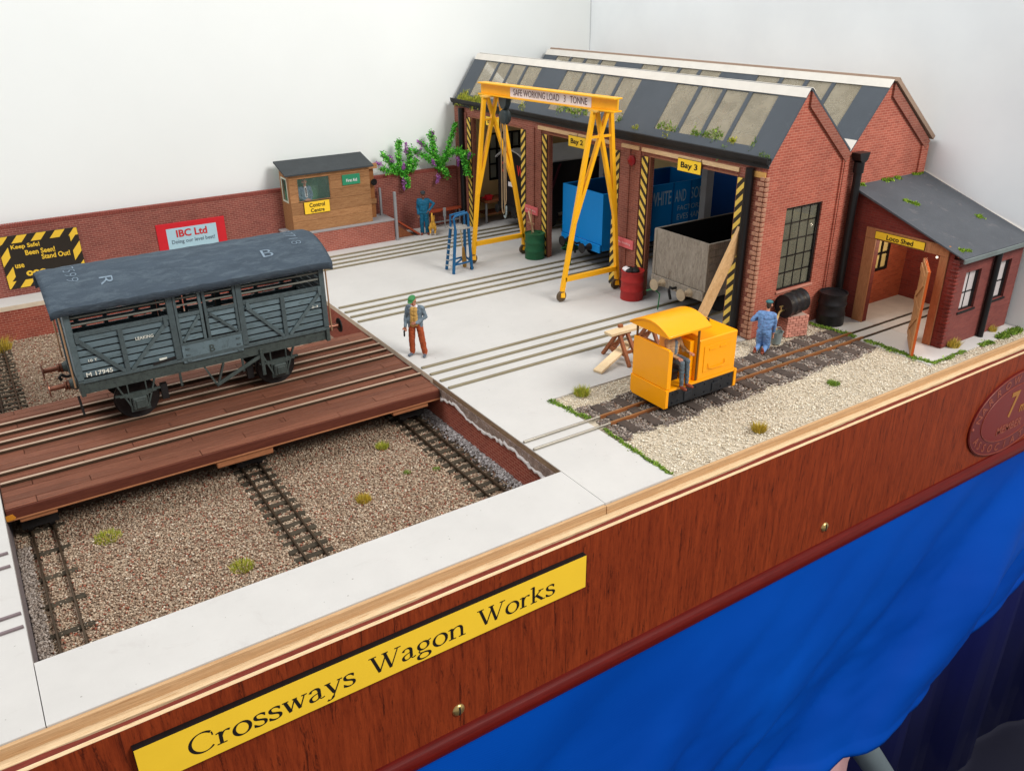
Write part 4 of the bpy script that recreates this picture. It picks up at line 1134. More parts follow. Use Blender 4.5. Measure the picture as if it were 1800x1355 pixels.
fr = MB(); fr.box(3.05, 6.0, 42.13, 42.2, 4.6, 4.66).box(3.05, 3.11, 42.13, 42.2, 4.66, 6.54).box(5.94, 6.0, 42.13, 42.2, 4.66, 6.54)
fr.build("window_frame", HUTW, hut)
MB().box(2.4, 2.42, 42.75, 43.9, 4.6, 6.5).build("window_pane", HUTP, hut)
MB().wall('x', 2.33, 2.37, 42.65, 44.0, 4.5, 6.6, [(42.78, 43.87, 4.63, 6.47)]).build("window_frame", mk("frame_white_green", rgb(210, 218, 200), 0.6), hut)
MB().prism([(41.7, 6.92), (41.7, 7.06), (44.38, 7.84), (44.38, 7.7)], 'x', 1.95, 10.05).build("roof", FELT, hut, bevel=0.02)
pr = MB(); pr.box(9.751, 10.75, 43.2, 43.35, 3.3, 3.75)
pr.build("gate_rail", HUTW, hut)
MB().box(9.8, 10.7, 43.36, 43.45, 2.001, 6.85).build("door", mk_wood("hut_door", rgb(138, 88, 50), rgb(168, 112, 68), (3, 3, .5)), hut)
MB().box(10.05, 10.9, 42.9, 43.1, 6.5, 6.95).build("lintel_board", HUTW, hut)
lb = MB().lathe((10.5, 43.12, 5.3), [(0.03, 0), (0.18, -0.08), (0.3, -0.18), (0.3, -0.24), (0.05, -0.25)], 16, 'y').build("door_lamp", BLACK, hut, smooth=True)
cs = thing("control_sign", "yellow sign reading Control Centre on the hut boards", "sign", (4.6, 42.08, 4))
MB().box(3.42, 5.76, 41.99, 42.08, 3.5, 4.58).build("sign_board", mk("sign_edge_brown", rgb(96, 74, 24), 0.6), cs, bevel=0.03)
MB().box(3.45, 5.73, 41.975, 41.99, 3.54, 4.55).build("sign_face", YEL_S, cs)
text(cs, "Control", (4.6, 41.975, 4.26), *SIDE, 1.4, 0.36, INK, bold=0.02)
text(cs, "Centre", (4.6, 41.975, 3.8), *SIDE, 1.25, 0.34, INK, bold=0.02)
fs = thing("first_aid_sign", "green first aid sign right of the hut window", "sign", (7.95, 42.08, 6))
MB().box(7.12, 8.8, 42.0, 42.08, 5.56, 6.45).build("sign_board", SIGNG, fs, bevel=0.03)
text(fs, "First Aid", (7.98, 42.0, 5.95), *SIDE, 1.0, 0.26, WHITE, bold=0.015)

bn = thing("bench", "long red-brown bench with grey legs against the back wall", "bench", (18.3, 44, 0))
for i in range(3): MB().box(16.2, 20.0, 43.42 + i * 0.3, 43.7 + i * 0.3, 1.5, 1.62).build("seat_slat", RUSTW, bn)
for x in (16.5, 19.6):
    for y in (43.5, 44.2): MB().box(x - .06, x + .06, y - .06, y + .06, 0.001, 1.5).build("leg", GREYP, bn)
MB().box(16.5, 19.6, 43.55, 43.63, 0.45, 0.57).build("stretcher", GREYP, bn)
st = thing("gauge_post", "slim grey post on a pointed foot before the bench", "post", (17.65, 43.0, 0))
MB().cyl((17.65, 43, 0.001), (17.65, 43, 1.1), 0.04, 0.1, 10).build("shaft", GREYP, st, smooth=True)
MB().box(17.5, 17.8, 42.95, 43.05, 1.1, 1.95).build("head", GREYP, st, bevel=0.03)


def bush(label, stems, flowers, seed, base):
    t = thing("flowering_shrub", label, "shrub", base, "flowering shrubs on the back wall")
    rg = np.random.default_rng(seed); T = []; Cc = []; sb = MB()
    pal = [rgb(96, 196, 58), rgb(70, 172, 48), rgb(134, 220, 84), rgb(56, 140, 42)]
    for pts, w in stems:
        P = [np.array(p, float) for p in pts]
        sb.tube([tuple(p) for p in P], 0.05, 6)
        for i in range(len(P) - 1):
            L = np.linalg.norm(P[i + 1] - P[i]); n = int(L * 230 * w)
            for _ in range(n):
                c = P[i] + (P[i + 1] - P[i]) * rg.uniform() + rg.normal(size=3) * 0.15 * w
                d = rg.normal(size=3); d /= np.linalg.norm(d); e = np.cross(d, rg.normal(size=3)); e /= np.linalg.norm(e); s = rg.uniform(0.1, 0.2)
                T.append((c - e * s * .5, c + e * s * .5, c + d * s * 1.2)); k = pal[rg.integers(4)]; q = rg.uniform(0.7, 1.25); Cc.append((k[0] * q, k[1] * q, k[2] * q))
    sb.build("stem", mk("stem_green", rgb(60, 90, 40), 0.8), t)
    tri_mesh("foliage", T, Cc, LEAFM, t)["kind"] = "stuff"
    for (a, b) in flowers:
        T = []; Cc = []; a = np.array(a, float); b = np.array(b, float)
        for _ in range(90):
            u = rg.uniform(); c = a + (b - a) * u + rg.normal(size=3) * 0.11 * (1 - 0.6 * u)
            d = rg.normal(size=3); d /= np.linalg.norm(d); e = np.cross(d, rg.normal(size=3)); e /= np.linalg.norm(e); s = 0.09
            T.append((c - e * s, c + e * s, c + d * s * 1.4)); k = rgb(176, 110, 180) if rg.uniform() < .6 else rgb(146, 84, 152); Cc.append(k)
        tri_mesh("flower_spike", T, Cc, LEAFM, t)
    return t


Y = 44.3
bush("green shrub with purple flower spikes beside the hut", [
    ([(13.7, Y, 5.5), (13.75, Y - .1, 7.0), (13.8, Y - .2, 8.5)], 1.0), ([(13.4, Y, 5.6), (12.6, Y - .2, 6.8), (12.0, Y - .3, 7.6)], .85), ([(13.6, Y, 5.6), (12.4, Y - .2, 5.9), (11.9, Y - .2, 6.2)], .7),
    ([(14.6, Y, 5.6), (14.9, Y - .1, 6.6), (14.8, Y - .2, 7.7)], 1.0), ([(14.0, Y - .1, 5.6), (14.2, Y - .4, 5.2), (14.3, Y - .45, 4.2)], .95), ([(14.6, Y, 5.7), (15.4, Y - .1, 6.0), (15.5, Y, 6.6)], .9), ([(13.4, Y, 5.7), (15.2, Y, 5.8)], 1.2)],
     [((11.8, Y - .3, 6.6), (11.1, Y - .4, 6.75)), ((13.0, Y - .3, 6.6), (12.7, Y - .3, 7.2)), ((13.95, Y - .4, 5.9), (14.1, Y - .4, 6.4)), ((13.9, Y - .5, 5.0), (13.85, Y - .5, 4.0)), ((15.5, Y - .2, 7.0), (16.0, Y - .3, 7.5)), ((14.4, Y - .3, 7.3), (14.45, Y - .3, 8.2))], 5, (13.8, 44.3, 5.4))
bush("larger green shrub with purple flower spikes beside the shed corner", [
    ([(18.0, Y, 5.5), (17.5, Y - .2, 7.0), (17.1, Y - .2, 8.9)], 1.1), ([(18.0, Y, 5.6), (19.0, Y - .2, 7.4), (19.8, Y - .4, 9.6)], .8), ([(17.9, Y, 5.6), (16.6, Y - .2, 6.7), (15.2, Y - .3, 7.5)], .8),
    ([(17.6, Y, 6.4), (16.6, Y - .2, 7.6), (16.0, Y - .3, 8.2)], .75), ([(18.1, Y, 5.6), (18.8, Y - .5, 6.9), (19.4, 42.6, 7.2), (19.6, 41.9, 6.4), (19.6, 41.6, 5.0)], 1.0),
    ([(18.0, Y - .1, 5.7), (18.3, Y - .5, 5.3), (18.5, Y - .6, 4.7)], 1.0), ([(17.6, Y, 6.2), (18.4, Y, 5.7)], 1.3), ([(19.2, 43.0, 7.0), (19.6, 41.8, 7.1), (19.6, 40.9, 6.9)], .7)],
     [((17.4, Y - .3, 8.2), (17.3, Y - .3, 9.0)), ((16.4, Y - .3, 7.7), (15.6, Y - .4, 8.3)), ((17.3, Y - .4, 5.9), (17.0, Y - .4, 6.5)), ((17.7, Y - .6, 4.9), (17.3, Y - .6, 4.3)), ((19.2, 42.7, 6.7), (19.1, 42.6, 5.8)), ((19.5, 41.3, 6.8), (19.5, 40.9, 7.2))], 6, (18, 44.3, 5.4))

# ================================================================== WAGON WORKS SHED
SX, SY = 20.05, 6.5; E = 11.3; PX, PZ, VX, RX2, RX = 22.93, 15.45, 27.66, 31.06, 36.3; YB = 44.6
sh = thing("wagon_works_shed", "large red brick wagon works shed with three bays and saw-tooth roof", "shed", (28, 25, 0))
BAY = ((8.75, 17.02), (20.83, 29.27), (33.12, 41.42))
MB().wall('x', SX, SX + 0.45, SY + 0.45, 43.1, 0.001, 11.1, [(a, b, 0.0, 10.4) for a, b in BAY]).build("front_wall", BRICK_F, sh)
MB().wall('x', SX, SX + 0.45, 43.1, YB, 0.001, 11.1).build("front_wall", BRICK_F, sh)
for a, b in ((17.9, 18.46), (19.05, 20.1), (30.15, 30.75), (31.2, 32.35), (42.3, 43.0)):
    MB().box(SX - 0.1, SX - 0.002, a, b, 0.001, 10.6).build("pilaster", BRICK_F, sh)
for a, b in ((8.7, 11.9), (12.0, 17.8), (18.1, 20.0), (20.9, 25.2), (25.3, 30.6)):
    MB().box(SX - 0.13, SX - 0.005, a, b, 10.55 + rnd.uniform(0, .03), 10.84).build("fascia_strip", mk_wood("beige_strip", rgb(196, 160, 116), rgb(222, 190, 148), (3, .3, 3), 0.7, 2, .3), sh)
MB().box(SX - 0.11, SX - 0.004, 6.6, 8.0, 10.5, 10.84).build("fascia_strip", mk_wood("beige_strip_dark", rgb(196, 146, 76), rgb(216, 168, 100), (3, .3, 3), 0.7, 2, .3), sh)
for a, b in BAY:
    for y, d in ((a + 0.04, 1), (b - 0.04, -1)):
        MB().box(SX - 0.03, SX + 0.2, y - 0.05, y + 0.05, 0.001, 10.4).build("door_jamb", JAMB, sh)
    MB().box(SX - 0.05, SX + 0.6, a, b, 10.28, 10.398).build("lintel", JAMB, sh)
for a, sl_ in ((8.06, 1), (17.06, -1), (20.14, 1), (29.31, -1), (32.43, 1), (41.46, -1)):
    hz = MB(); hz.box(SX - 0.125, SX - 0.104, a, a + 0.66, 0.05, 10.28)
    hz.cur = 1
    for p in diagonal_bands((a + 0.01, a + 0.65, 0.06, 10.27), 0.74, 0.38, -sl_ * 1.05, .1):
        hz.prism(p, 'x', SX - 0.14, SX - 0.126)
    hz.build("hazard_strip", [HAZB, YEL_H], sh)
# toothed quoins on the near corner
qn = MB()
for k in range(34):
    z = 0.1 + k * 0.31
    qn.box(SX - 0.16, SX - 0.002, SY + 0.1, SY + (0.42 if k % 2 else 0.62), z, z + 0.24)
    qn.box(SX - 0.1, SX + 0.16, SY - 0.09, SY + 0.09, z, z + 0.24)
tag(qn.build("quoin_brick", mk("quoin_buff", rgb(176, 128, 104), 0.8, var=0.25, scale=5, bump=0.4), sh, bevel=0.03, seg=1), kind="stuff")
# gables on the near end
WN = (22.2, 25.68, 2.9, 8.4)
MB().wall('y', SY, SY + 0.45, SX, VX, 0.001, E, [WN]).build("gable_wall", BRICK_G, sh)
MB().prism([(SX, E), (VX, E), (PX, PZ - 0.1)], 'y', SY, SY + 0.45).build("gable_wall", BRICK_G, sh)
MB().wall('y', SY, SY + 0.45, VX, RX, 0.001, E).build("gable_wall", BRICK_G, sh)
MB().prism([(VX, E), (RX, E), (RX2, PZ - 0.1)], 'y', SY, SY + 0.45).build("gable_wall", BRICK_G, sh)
MB().box(27.0, 27.12, SY - 0.12, SY - 0.002, 0.001, 10.9).build("pilaster", BRICK_G, sh)
MB().box(27.18, 27.62, SY - 0.14, SY - 0.002, 0.001, 11.0).build("pilaster", BRICK_G, sh)
MB().box(35.5, 36.28, SY - 0.14, SY - 0.002, 8.0, 10.95).build("pilaster", BRICK_G, sh)
for (px, pz, ex) in ((PX, PZ, VX), (RX2, PZ, RX)):
    dx, dz = ex - px, E - pz; L = math.hypot(dx, dz); nx, nz = -dz / L, dx / L
    a = (px + 0.06, pz - 0.12); b = (ex, E - 0.1); off = 0.62
    MB().prism([a, b, (b[0] + nx * -off, b[1] + nz * -off - 0.0), (a[0], a[1] - 0.85)] if nz > 0 else [a, b, (b[0] - 0.15, b[1] - 0.55), (a[0], a[1] - 0.8)], 'y', SY - 0.16, SY - 0.002).build("raking_course", BRICK_F, sh)
# gable window
x0, x1, z0, z1 = WN
fw = MB(); fw.box(x0, x1, SY + 0.1, SY + 0.42, z1 - 0.12, z1).box(x0, x1, SY + 0.1, SY + 0.42, z0, z0 + 0.1).box(x0, x0 + 0.07, SY + .1, SY + .42, z0 + .1, z1 - .12).box(x1 - 0.2, x1, SY + .1, SY + .42, z0 + .1, z1 - .12)
wf = fw.build("window", BLACK, sh)
mb_ = MB()
for i in range(1, 4): mb_.box(x0 + (x1 - x0 - .13) * i / 4 + .03, x0 + (x1 - x0 - .13) * i / 4 + .1, SY + .2, SY + .27, z0 + .1, z1 - .12)
for j in range(1, 5): mb_.box(x0 + .07, x1 - .2, SY + .19, SY + .28, z0 + (z1 - z0) * j / 5 - .035, z0 + (z1 - z0) * j / 5 + .035)
mb_.build("glazing_bar", BLACK, wf)
for i in range(4):
    for j in range(5):
        a = x0 + (x1 - x0 - .13) * i / 4 + .1; b = x0 + (x1 - x0 - .13) * (i + 1) / 4 + .03; c = z0 + (z1 - z0) * j / 5 + .04; d = z0 + (z1 - z0) * (j + 1) / 5 - .04
        MB().box(a, b, SY + .23, SY + .24, c, d).build("pane", WINP, wf)
MB().box(x0 - .05, x1 + .05, SY - .1, SY - .002, z0 - .14, z0 - 0.002).build("window_sill", mk("sill_pink", rgb(190, 130, 112), .8), sh)
# roofs: slope maps (t, y, h) -> world
def slope_fn(ax, az, bx, bz):
    d = Vector((bx - ax, 0, bz - az)).normalized(); n_ = Vector((-d.z, 0, d.x)); n_ = n_ if n_.z > 0 else -n_
    return lambda p: Vector((ax, p.y, az)) + d * p.x + n_ * p.z, (Vector((bx, 0, bz)) - Vector((ax, 0, az))).length


def roof_slope(ax, az, bx, bz, ya, yb, holes, m, name="roof_slope", th=0.12, t0=0.0):
    fn, L = slope_fn(ax, az, bx, bz)
    mb = MB().wall('y', 0, 1, 0, 1, 0, 1) if False else MB()
    ts = sorted({t0, L, *[h for hh in holes for h in (hh[0] * L, hh[1] * L)]}); yy = sorted({ya, yb, *[h for hh in holes for h in (hh[2], hh[3])]})
    for i in range(len(ts) - 1):
        run = None
        for j in range(len(yy)):
            solid = False
            if j < len(yy) - 1:
                ct, cy = (ts[i] + ts[i + 1]) / 2, (yy[j] + yy[j + 1]) / 2
                solid = not any(h[0] * L < ct < h[1] * L and h[2] < cy < h[3] for h in holes)
            if solid and run is None: run = yy[j]
            if not solid and run is not None:
                mb.box(ts[i], ts[i + 1], run, yy[j], 0, th); run = None
    mb.mapped(fn)
    r = mb.build(name, m, sh)
    for h in holes:
        q = MB().box(h[0] * L, h[1] * L, h[2], h[3], th * 0.45, th * 0.55).mapped(fn)
        q.build("skylight_pane", SKYL, r)
    return r, fn, L


def pane_rows(t0, t1):
    o = []
    for a, b in ((8.4, 17.3), (21.0, 30.1), (33.6, 42.5)):
        w = (b - a) / 4
        for k in range(4): o.append((t0, t1, a + k * w + (0.16 if k else 0), a + (k + 1) * w - (0.16 if k < 3 else 0)))
    return o


r1, f1, L1 = roof_slope(20.0, 11.23, PX, PZ, 6.42, YB + 0.05, pane_rows(0.2, 0.87), SLATE)
r2, f2, L2 = roof_slope(VX, E, RX2, PZ, 6.42, YB + 0.05, pane_rows(0.2, 0.93), SLATE)
# the front slope starts at the gutter line
TAN = mk("roof_back_board", rgb(150, 126, 108), 0.8, var=0.08, bump=0.1)
r3, f3, L3 = roof_slope(VX, E, PX, PZ, 6.4, YB, [], SLATE, t0=0.05)
roof_slope(RX + 0.1, E, RX2, PZ, 6.2, YB, [], TAN, th=0.28)
for (fa_, fb_, La, Lb) in ((f1, f3, L1, L3),):
    MB().box(La - 0.62, La - 0.0, 6.36, YB, 0.125, 0.16).mapped(fa_).build("ridge_cap", RIDGE, sh)
    MB().box(Lb - 0.35, Lb - 0.0, 6.36, YB, 0.125, 0.16).mapped(fb_).build("ridge_cap", RIDGE, sh)
MB().box(L2 - 0.62, L2, 6.36, YB, 0.125, 0.16).mapped(f2).build("ridge_cap", RIDGE, sh)
f4, L4 = slope_fn(RX + 0.1, E, RX2, PZ)
MB().box(L4 - 0.3, L4, 6.18, YB, 0.285, 0.31).mapped(f4).build("ridge_cap", RIDGE, sh)
MB().box(0.0, 0.8, 6.38, YB, 0.125, 0.16).mapped(f2).build("valley_lead", RIDGE, sh)
gt = MB(); gt.prism([(19.72, 11.5), (19.68, 11.74), (19.73, 11.76), (19.79, 11.56), (19.95, 11.5), (20.06, 11.56), (20.1, 11.7), (20.14, 11.68), (20.08, 11.4), (19.92, 11.32), (19.8, 11.36)], 'y', 6.4, YB + 0.1)
gt.build("gutter", BLACKM, sh)
MB().box(19.9, SX - 0.001, 6.45, YB, 11.1, 11.34).build("soffit", BLACKM, sh)
for y, z1_ in ((7.65, 11.0), (42.85, 11.0)):
    MB().cyl((SX - 0.3, y, 0.001), (SX - 0.3, y, z1_), 0.27, n=16).build("drainpipe", BLACK, sh, smooth=True)
hp = MB(); hp.prism([(27.7, 11.3), (28.75, 11.3), (28.6, 10.85), (28.4, 10.7), (28.05, 10.7), (27.85, 10.85)], 'y', 5.7, 6.35)
hp.cyl((28.25, 6.05, 10.0), (28.25, 6.05, 10.7), 0.34, n=16); hp.cyl((28.25, 6.05, 0.02), (28.25, 6.05, 10.0), 0.26, n=18)
hp.build("drainpipe", BLACK, sh, smooth=True)
# inside
MB().box(36.0, 36.3, 7.0, YB, 0.001, E).build("inner_wall", CREAM, sh)
iw = MB().wall('y', YB - 0.3, YB, SX + .45, 36.0, 0.001, E, [(23.6, 27.4, 3.6, 8.2)]).build("inner_wall", CREAM, sh)
wi = MB().wall('y', YB - .28, YB - .1, 23.6, 27.4, 3.6, 8.2, [(23.8 + i * .9, 24.55 + i * .9, 3.8 + j * 1.45, 5.1 + j * 1.45) for i in range(4) for j in range(3)]).build("inner_window", BLACK, sh)
MB().box(23.6, 27.4, YB - .08, YB - .06, 3.6, 8.2).build("pane", mk("inner_pane", rgb(150, 150, 136), .4), wi)
for y in (18.4, 30.9):
    MB().box(27.0, 27.75, y - .3, y + .3, 0.001, E - 0.3).build("column", GREYP, sh, bevel=0.03)
for y in (18.4, 30.9):
    MB().bar((20.5, y, 10.9), (36, y, 10.9), .3, .4).build("roof_truss", TRESW, sh)
    MB().bar((20.6, y, 11.1), (PX, y, PZ - .4), .25, .3).build("roof_truss", TRESW, sh); MB().bar((27.5, y, 11.1), (PX, y, PZ - .4), .25, .3).build("roof_truss", TRESW, sh)
    MB().bar((24, y, 11.0), (21.6, y, 13.2), .2, .22).build("roof_truss", TRESW, sh)
for y in (12.9, 25.0, 37.2):
    MB().bar((21.2, y, 11.2), (PX + .4, y, 14.6), .2, .24).build("roof_truss", TRESW, sh)

moss_strip("roof_moss", [(20.2, 44.1), (20.2, 41.5), (20.2, 39.4)],   .45, 11, LIME, 150, .5, slope=lambda x, y: E + 0.15 + (x - 20.05) * 1.5)
for i, (ya, yb, t, dn, pal) in enumerate(((34.0, 33.0, .12, 150, LIME), (29.0, 25.0, .2, 90, MOSSC), (21.4, 20.8, .19, 120, MOSSC), (19.5, 18.8, .11, 160, LIME), (17.1, 15.0, .19, 70, MOSSC), (16.2, 15.6, .09, 160, LIME), (13.8, 11.0, .2, 110, MOSSC), (10.4, 9.8, .19, 160, LIME), (8.5, 8.2, .19, 160, MOSSC), (10.7, 10.2, .05, 90, MOSSC), (7.5, 6.6, .05, 170, MOSSC))):
    x = 20.05 + 2.88 * t
    moss_strip("roof_moss", [(x, ya), (x, yb)], .34, 40 + i, pal, dn * .55, .26, slope=lambda xx, yy: E + 0.12 + (xx - 20.05) * 1.49)

# signs on the shed
for nm, y0_, y1_, z0_, z1_, lab in (("Bay 3", 11.85, 14.05, 9.85, 10.7, "yellow sign reading Bay 3 over the nearest bay"), ("Bay 2", 24.1, 26.3, 9.8, 10.66, "yellow sign reading Bay 2 half hidden by the crane leg"), ("Bay 1", 36.4, 38.6, 9.95, 10.75, "yellow sign reading Bay 1 over the farthest bay")):
    t = thing("bay_sign", lab, "sign", (SX - .2, (y0_ + y1_) / 2, z0_), "yellow bay number signs")
    MB().box(SX - .2, SX - .14, y0_, y1_, z0_, z1_).build("sign_board", mk("sign_edge_brown", (0, 0, 0)), t, bevel=0.01)
    MB().box(SX - .215, SX - .2, y0_ + .03, y1_ - .03, z0_ + .03, z1_ - .03).build("sign_face", YEL_S, t)
    text(t, nm, (SX - .215, (y0_ + y1_) / 2, (z0_ + z1_) / 2 - .03), *FRONT, 1.55, .5, INK, bold=.02)
for y0_, y1_, z, lab in ((30.5, 32.4, 3.7, "small pink notice on the brick pillar above the green drum"), (18.1, 20.05, 3.65, "small pink notice on the brick pillar above the red drum")):
    t = thing("pink_notice", lab, "notice", (SX - .2, y0_, z), "pink pillar notices")
    MB().box(SX - .22, SX - .105, y0_, y1_, z - .34, z + .34).build("notice_board", PINK, t, bevel=.02)
    t["label"] = lab
    text(t, "No Smoking", (SX - .22, (y0_ + y1_) / 2, z), *FRONT, 1.4, .22, mk("pale_ink", rgb(240, 190, 190), .6), bold=.01)
bl = thing("alarm_bell", "round red alarm bell high on the pillar left of Bay 3", "bell", (SX - .1, 18.75, 9.8))
MB().lathe((SX - .1, 18.75, 9.8), [(.1, 0), (.36, -.02), (.38, -.12), (.3, -.22), (.05, -.3)], 18, 'x').build("gong", BELLR, bl, smooth=True)

# ================================================================== LOCO SHED
LX, LY = 28.95, -1.5
ls = thing("loco_shed", "small dark red brick lean-to loco shed with grey sloping roof", "shed", (32.6, 2.5, 0))
ztop = lambda y: 5.92 + (y + 1.5) * 0.352
MB().wall('x', LX, LX + .4, LY + .4, 6.48, 0.001, 5.85, [(-.25, 4.3, 0, 5.8)]).build("front_wall", BRICK_L, ls)
MB().prism([(LY + .4, 5.85), (6.48, 5.85), (6.48, ztop(6.48)), (LY + .4, ztop(LY + .4))], 'x', LX, LX + .4).build("front_wall", BRICK_L, ls)
W2 = ((30.0, 31.75, 2.25, 4.88), (33.35, 35.25, 2.27, 4.92))
MB().wall('y', LY, LY + .4, LX, 36.4, 0.001, 5.8, W2).build("side_wall", BRICK_LD, ls)
MB().box(36.0, 36.4, LY + .4, 6.4, 0.001, 5.85).build("back_wall", BRICK_L, ls)
MB().wall('y', 6.3, 6.48, LX + .4, 36.0, 0.001, 8.5, [(31.9, 33.6, 2.6, 4.9)]).build("inner_wall", BRICK_LI, ls)
wn = MB().wall('y', 6.2, 6.29, 31.8, 33.7, 2.5, 5.0, [(31.98, 32.7, 2.7, 3.7), (32.85, 33.5, 2.7, 3.7), (31.98, 32.7, 3.85, 4.8), (32.85, 33.5, 3.85, 4.8)]).build("inner_window", BLACK, ls)
MB().box(31.9, 33.6, 6.31, 6.33, 2.6, 4.9).build("pane", mk("cream_pane", rgb(220, 196, 132), .5), wn)
for k, (a, b, c, d) in enumerate(W2):
    fw = MB(); fw.box(a, b, LY + .16, LY + .4, d - .1, d).box(a, b, LY + .16, LY + .4, c, c + .1).box(a, a + .07, LY + .2, LY + .4, c + .1, d - .1).box(b - .22, b, LY + .16, LY + .4, c + .1, d - .1)
    mx = (a + b - .15) / 2; mz = c + (d - c) * .44
    fw.box(mx - .04, mx + .04, LY + .22, LY + .3, c + .1, d - .1).box(a + .07, b - .22, LY + .215, LY + .305, mz - .04, mz + .04)
    w_ = fw.build("window", BLACK, ls)
    for (p, q) in ((a + .07, mx - .04), (mx + .04, b - .22)):
        for (r_, s_) in ((c + .1, mz - .04), (mz + .04, d - .1)):
            MB().box(p, q, LY + .25, LY + .26, r_, s_).build("pane", LOCP, w_)
    MB().prism([(a, d), (b, d), (b - .25, d + .14), ((a + b) / 2, d + .2), (a + .25, d + .14)], 'y', LY - .04, LY - .003).build("window_arch", BRICK_LD, ls)
    MB().box(a - .1, b + .1, LY - .08, LY - .003, c - .12, c - .002).build("window_sill", BLACKM, ls)
MB().prism([(-1.95, 6.0), (-1.95, 6.1), (6.49, 9.06), (6.49, 8.9)], 'x', 28.5, 36.62).build("roof", SLATE_D, ls, bevel=.02)
MB().box(28.5, 36.62, -2.06, -1.955, 5.78, 6.06).build("gutter", mk("gutter_grey_green", rgb(108, 116, 114), .5, var=.15), ls, bevel=.02)
MB().box(28.95, 29.02, 5.9, 5.95, 0, .01).build("drip_edge", BLACKM, ls)
MB().cyl((33.0, LY - .24, .001), (33.0, LY - .24, 5.75), .2, n=14).build("drainpipe", BLACK, ls, smooth=True)
lq = MB()
for k in range(22):
    z = .15 + k * .255
    lq.box(LX - .07, LX + (.16 if k % 2 else .3), LY - .07, LY + .12, z, z + .13)
    lq.box(LX - .075, LX - .002, LY + .121, LY + (.5 if k % 2 else .3), z, z + .13)
tag(lq.build("quoin_brick", BRICK_L, ls, bevel=.03, seg=1), kind="stuff")
MB().box(LX - .12, LX - .003, 4.3, 5.1, .001, 5.84).build("door_post", DOORF, ls, bevel=.02)
MB().box(LX - .12, LX - .003, -.78, -.25, .001, 5.84).build("door_post", DOORF, ls, bevel=.02)
MB().box(LX - .14, LX - .003, -.78, 5.1, 5.85, 6.55).build("door_beam", DOORF, ls, bevel=.02)
MB().box(LX + .4, 36, LY + .4, 6.3, .002, .006).build("inner_floor", mk("shed_floor", rgb(196, 188, 182), .9, var=.1), ls)
hx, hy, ox, oy = 28.8, .62, 26.24, -1.27
d_ = Vector((ox - hx, oy - hy, 0)); Ld = d_.length; d_.normalize(); n_ = Vector((-d_.y, d_.x, 0))      # n_ points to the track side
if n_.x > 0: n_ = -n_
dr_ = MB().bar((hx, hy, .05 + 2.75), (ox, oy, .05 + 2.75), .14, 5.45)
dl = dr_.build("door", DOORE, ls)
for k in range(6):
    a = Vector((hx, hy, 2.8)) + d_ * (Ld * (k + .03) / 6) - n_ * 0 + n_ * .1; b = Vector((hx, hy, 2.8)) + d_ * (Ld * (k + .97) / 6) + n_ * .1
    MB().bar(a, b, .06, 5.4).build("board", DOORW, dl)
for z in (.7, 2.9, 5.0):
    a = Vector((hx, hy, z)) + d_ * .1 + n_ * .17; b = Vector((hx, hy, z)) + d_ * (Ld - .1) + n_ * .17
    MB().bar(a, b, .08, .42).build("ledge", DOORW, dl)
for z0_, z1_ in ((.95, 2.65), (3.15, 4.75)):
    a = Vector((hx, hy, z0_)) + d_ * .2 + n_ * .165; b = Vector((hx, hy, z1_)) + d_ * (Ld - .2) + n_ * .165
    MB().bar(a, b, .07, .36).build("brace", DOORW, dl)
lsn = thing("loco_shed_sign", "yellow sign reading Loco Shed on the wooden door beam", "sign", (LX - .15, 2.6, 6))
MB().box(LX - .19, LX - .142, .8, 4.36, 5.92, 6.44).build("sign_board", mk("sign_edge_brown", (0, 0, 0)), lsn)
MB().box(LX - .2, LX - .19, .83, 4.33, 5.95, 6.41).build("sign_face", YEL_S, lsn)
text(lsn, "Loco Shed", (LX - .2, 2.55, 6.17), *FRONT, 1.9, .32, INK, bold=.02)
bu = thing("shed_lamp", "small glowing lamp bulb at the top of the loco shed doorway", "lamp", (29.45, .35, 5.5))
MB().ball((29.5, .3, 5.5), .08, 8).build("bulb", mk_emit("bulb_glow", (1, .85, .65), 1.2), bu, smooth=True)
MB().cyl((29.5, .3, 5.58), (29.5, .3, 5.8), .06, n=8).build("lamp_holder", WHITE, bu)
lamp("shed_bulb_light", 'POINT', (31.6, 2.6, 5.3), (31, 2, 0), 420, .6, (1, .84, .62))
for pts, s_ in (([(28.8, 6.35), (29.6, 6.35)], 51), ([(31.6, 6.35), (32.6, 6.35)], 52), ([(33.0, 6.35), (33.5, 6.35)], 53), ([(35.0, 6.35), (36.2, 6.35)], 54), ([(30.8, 4.1), (31.4, 3.3)], 55), ([(34.6, 1.1), (35.1, .9)], 56), ([(29.1, -1.3), (29.9, -1.5)], 57)):
    moss_strip("roof_moss", pts, .3, s_, [rgb(128, 160, 40), rgb(104, 136, 36), rgb(150, 176, 56)], 130, .22, slope=lambda x, y: 6.1 + (y + 1.95) * .3507)


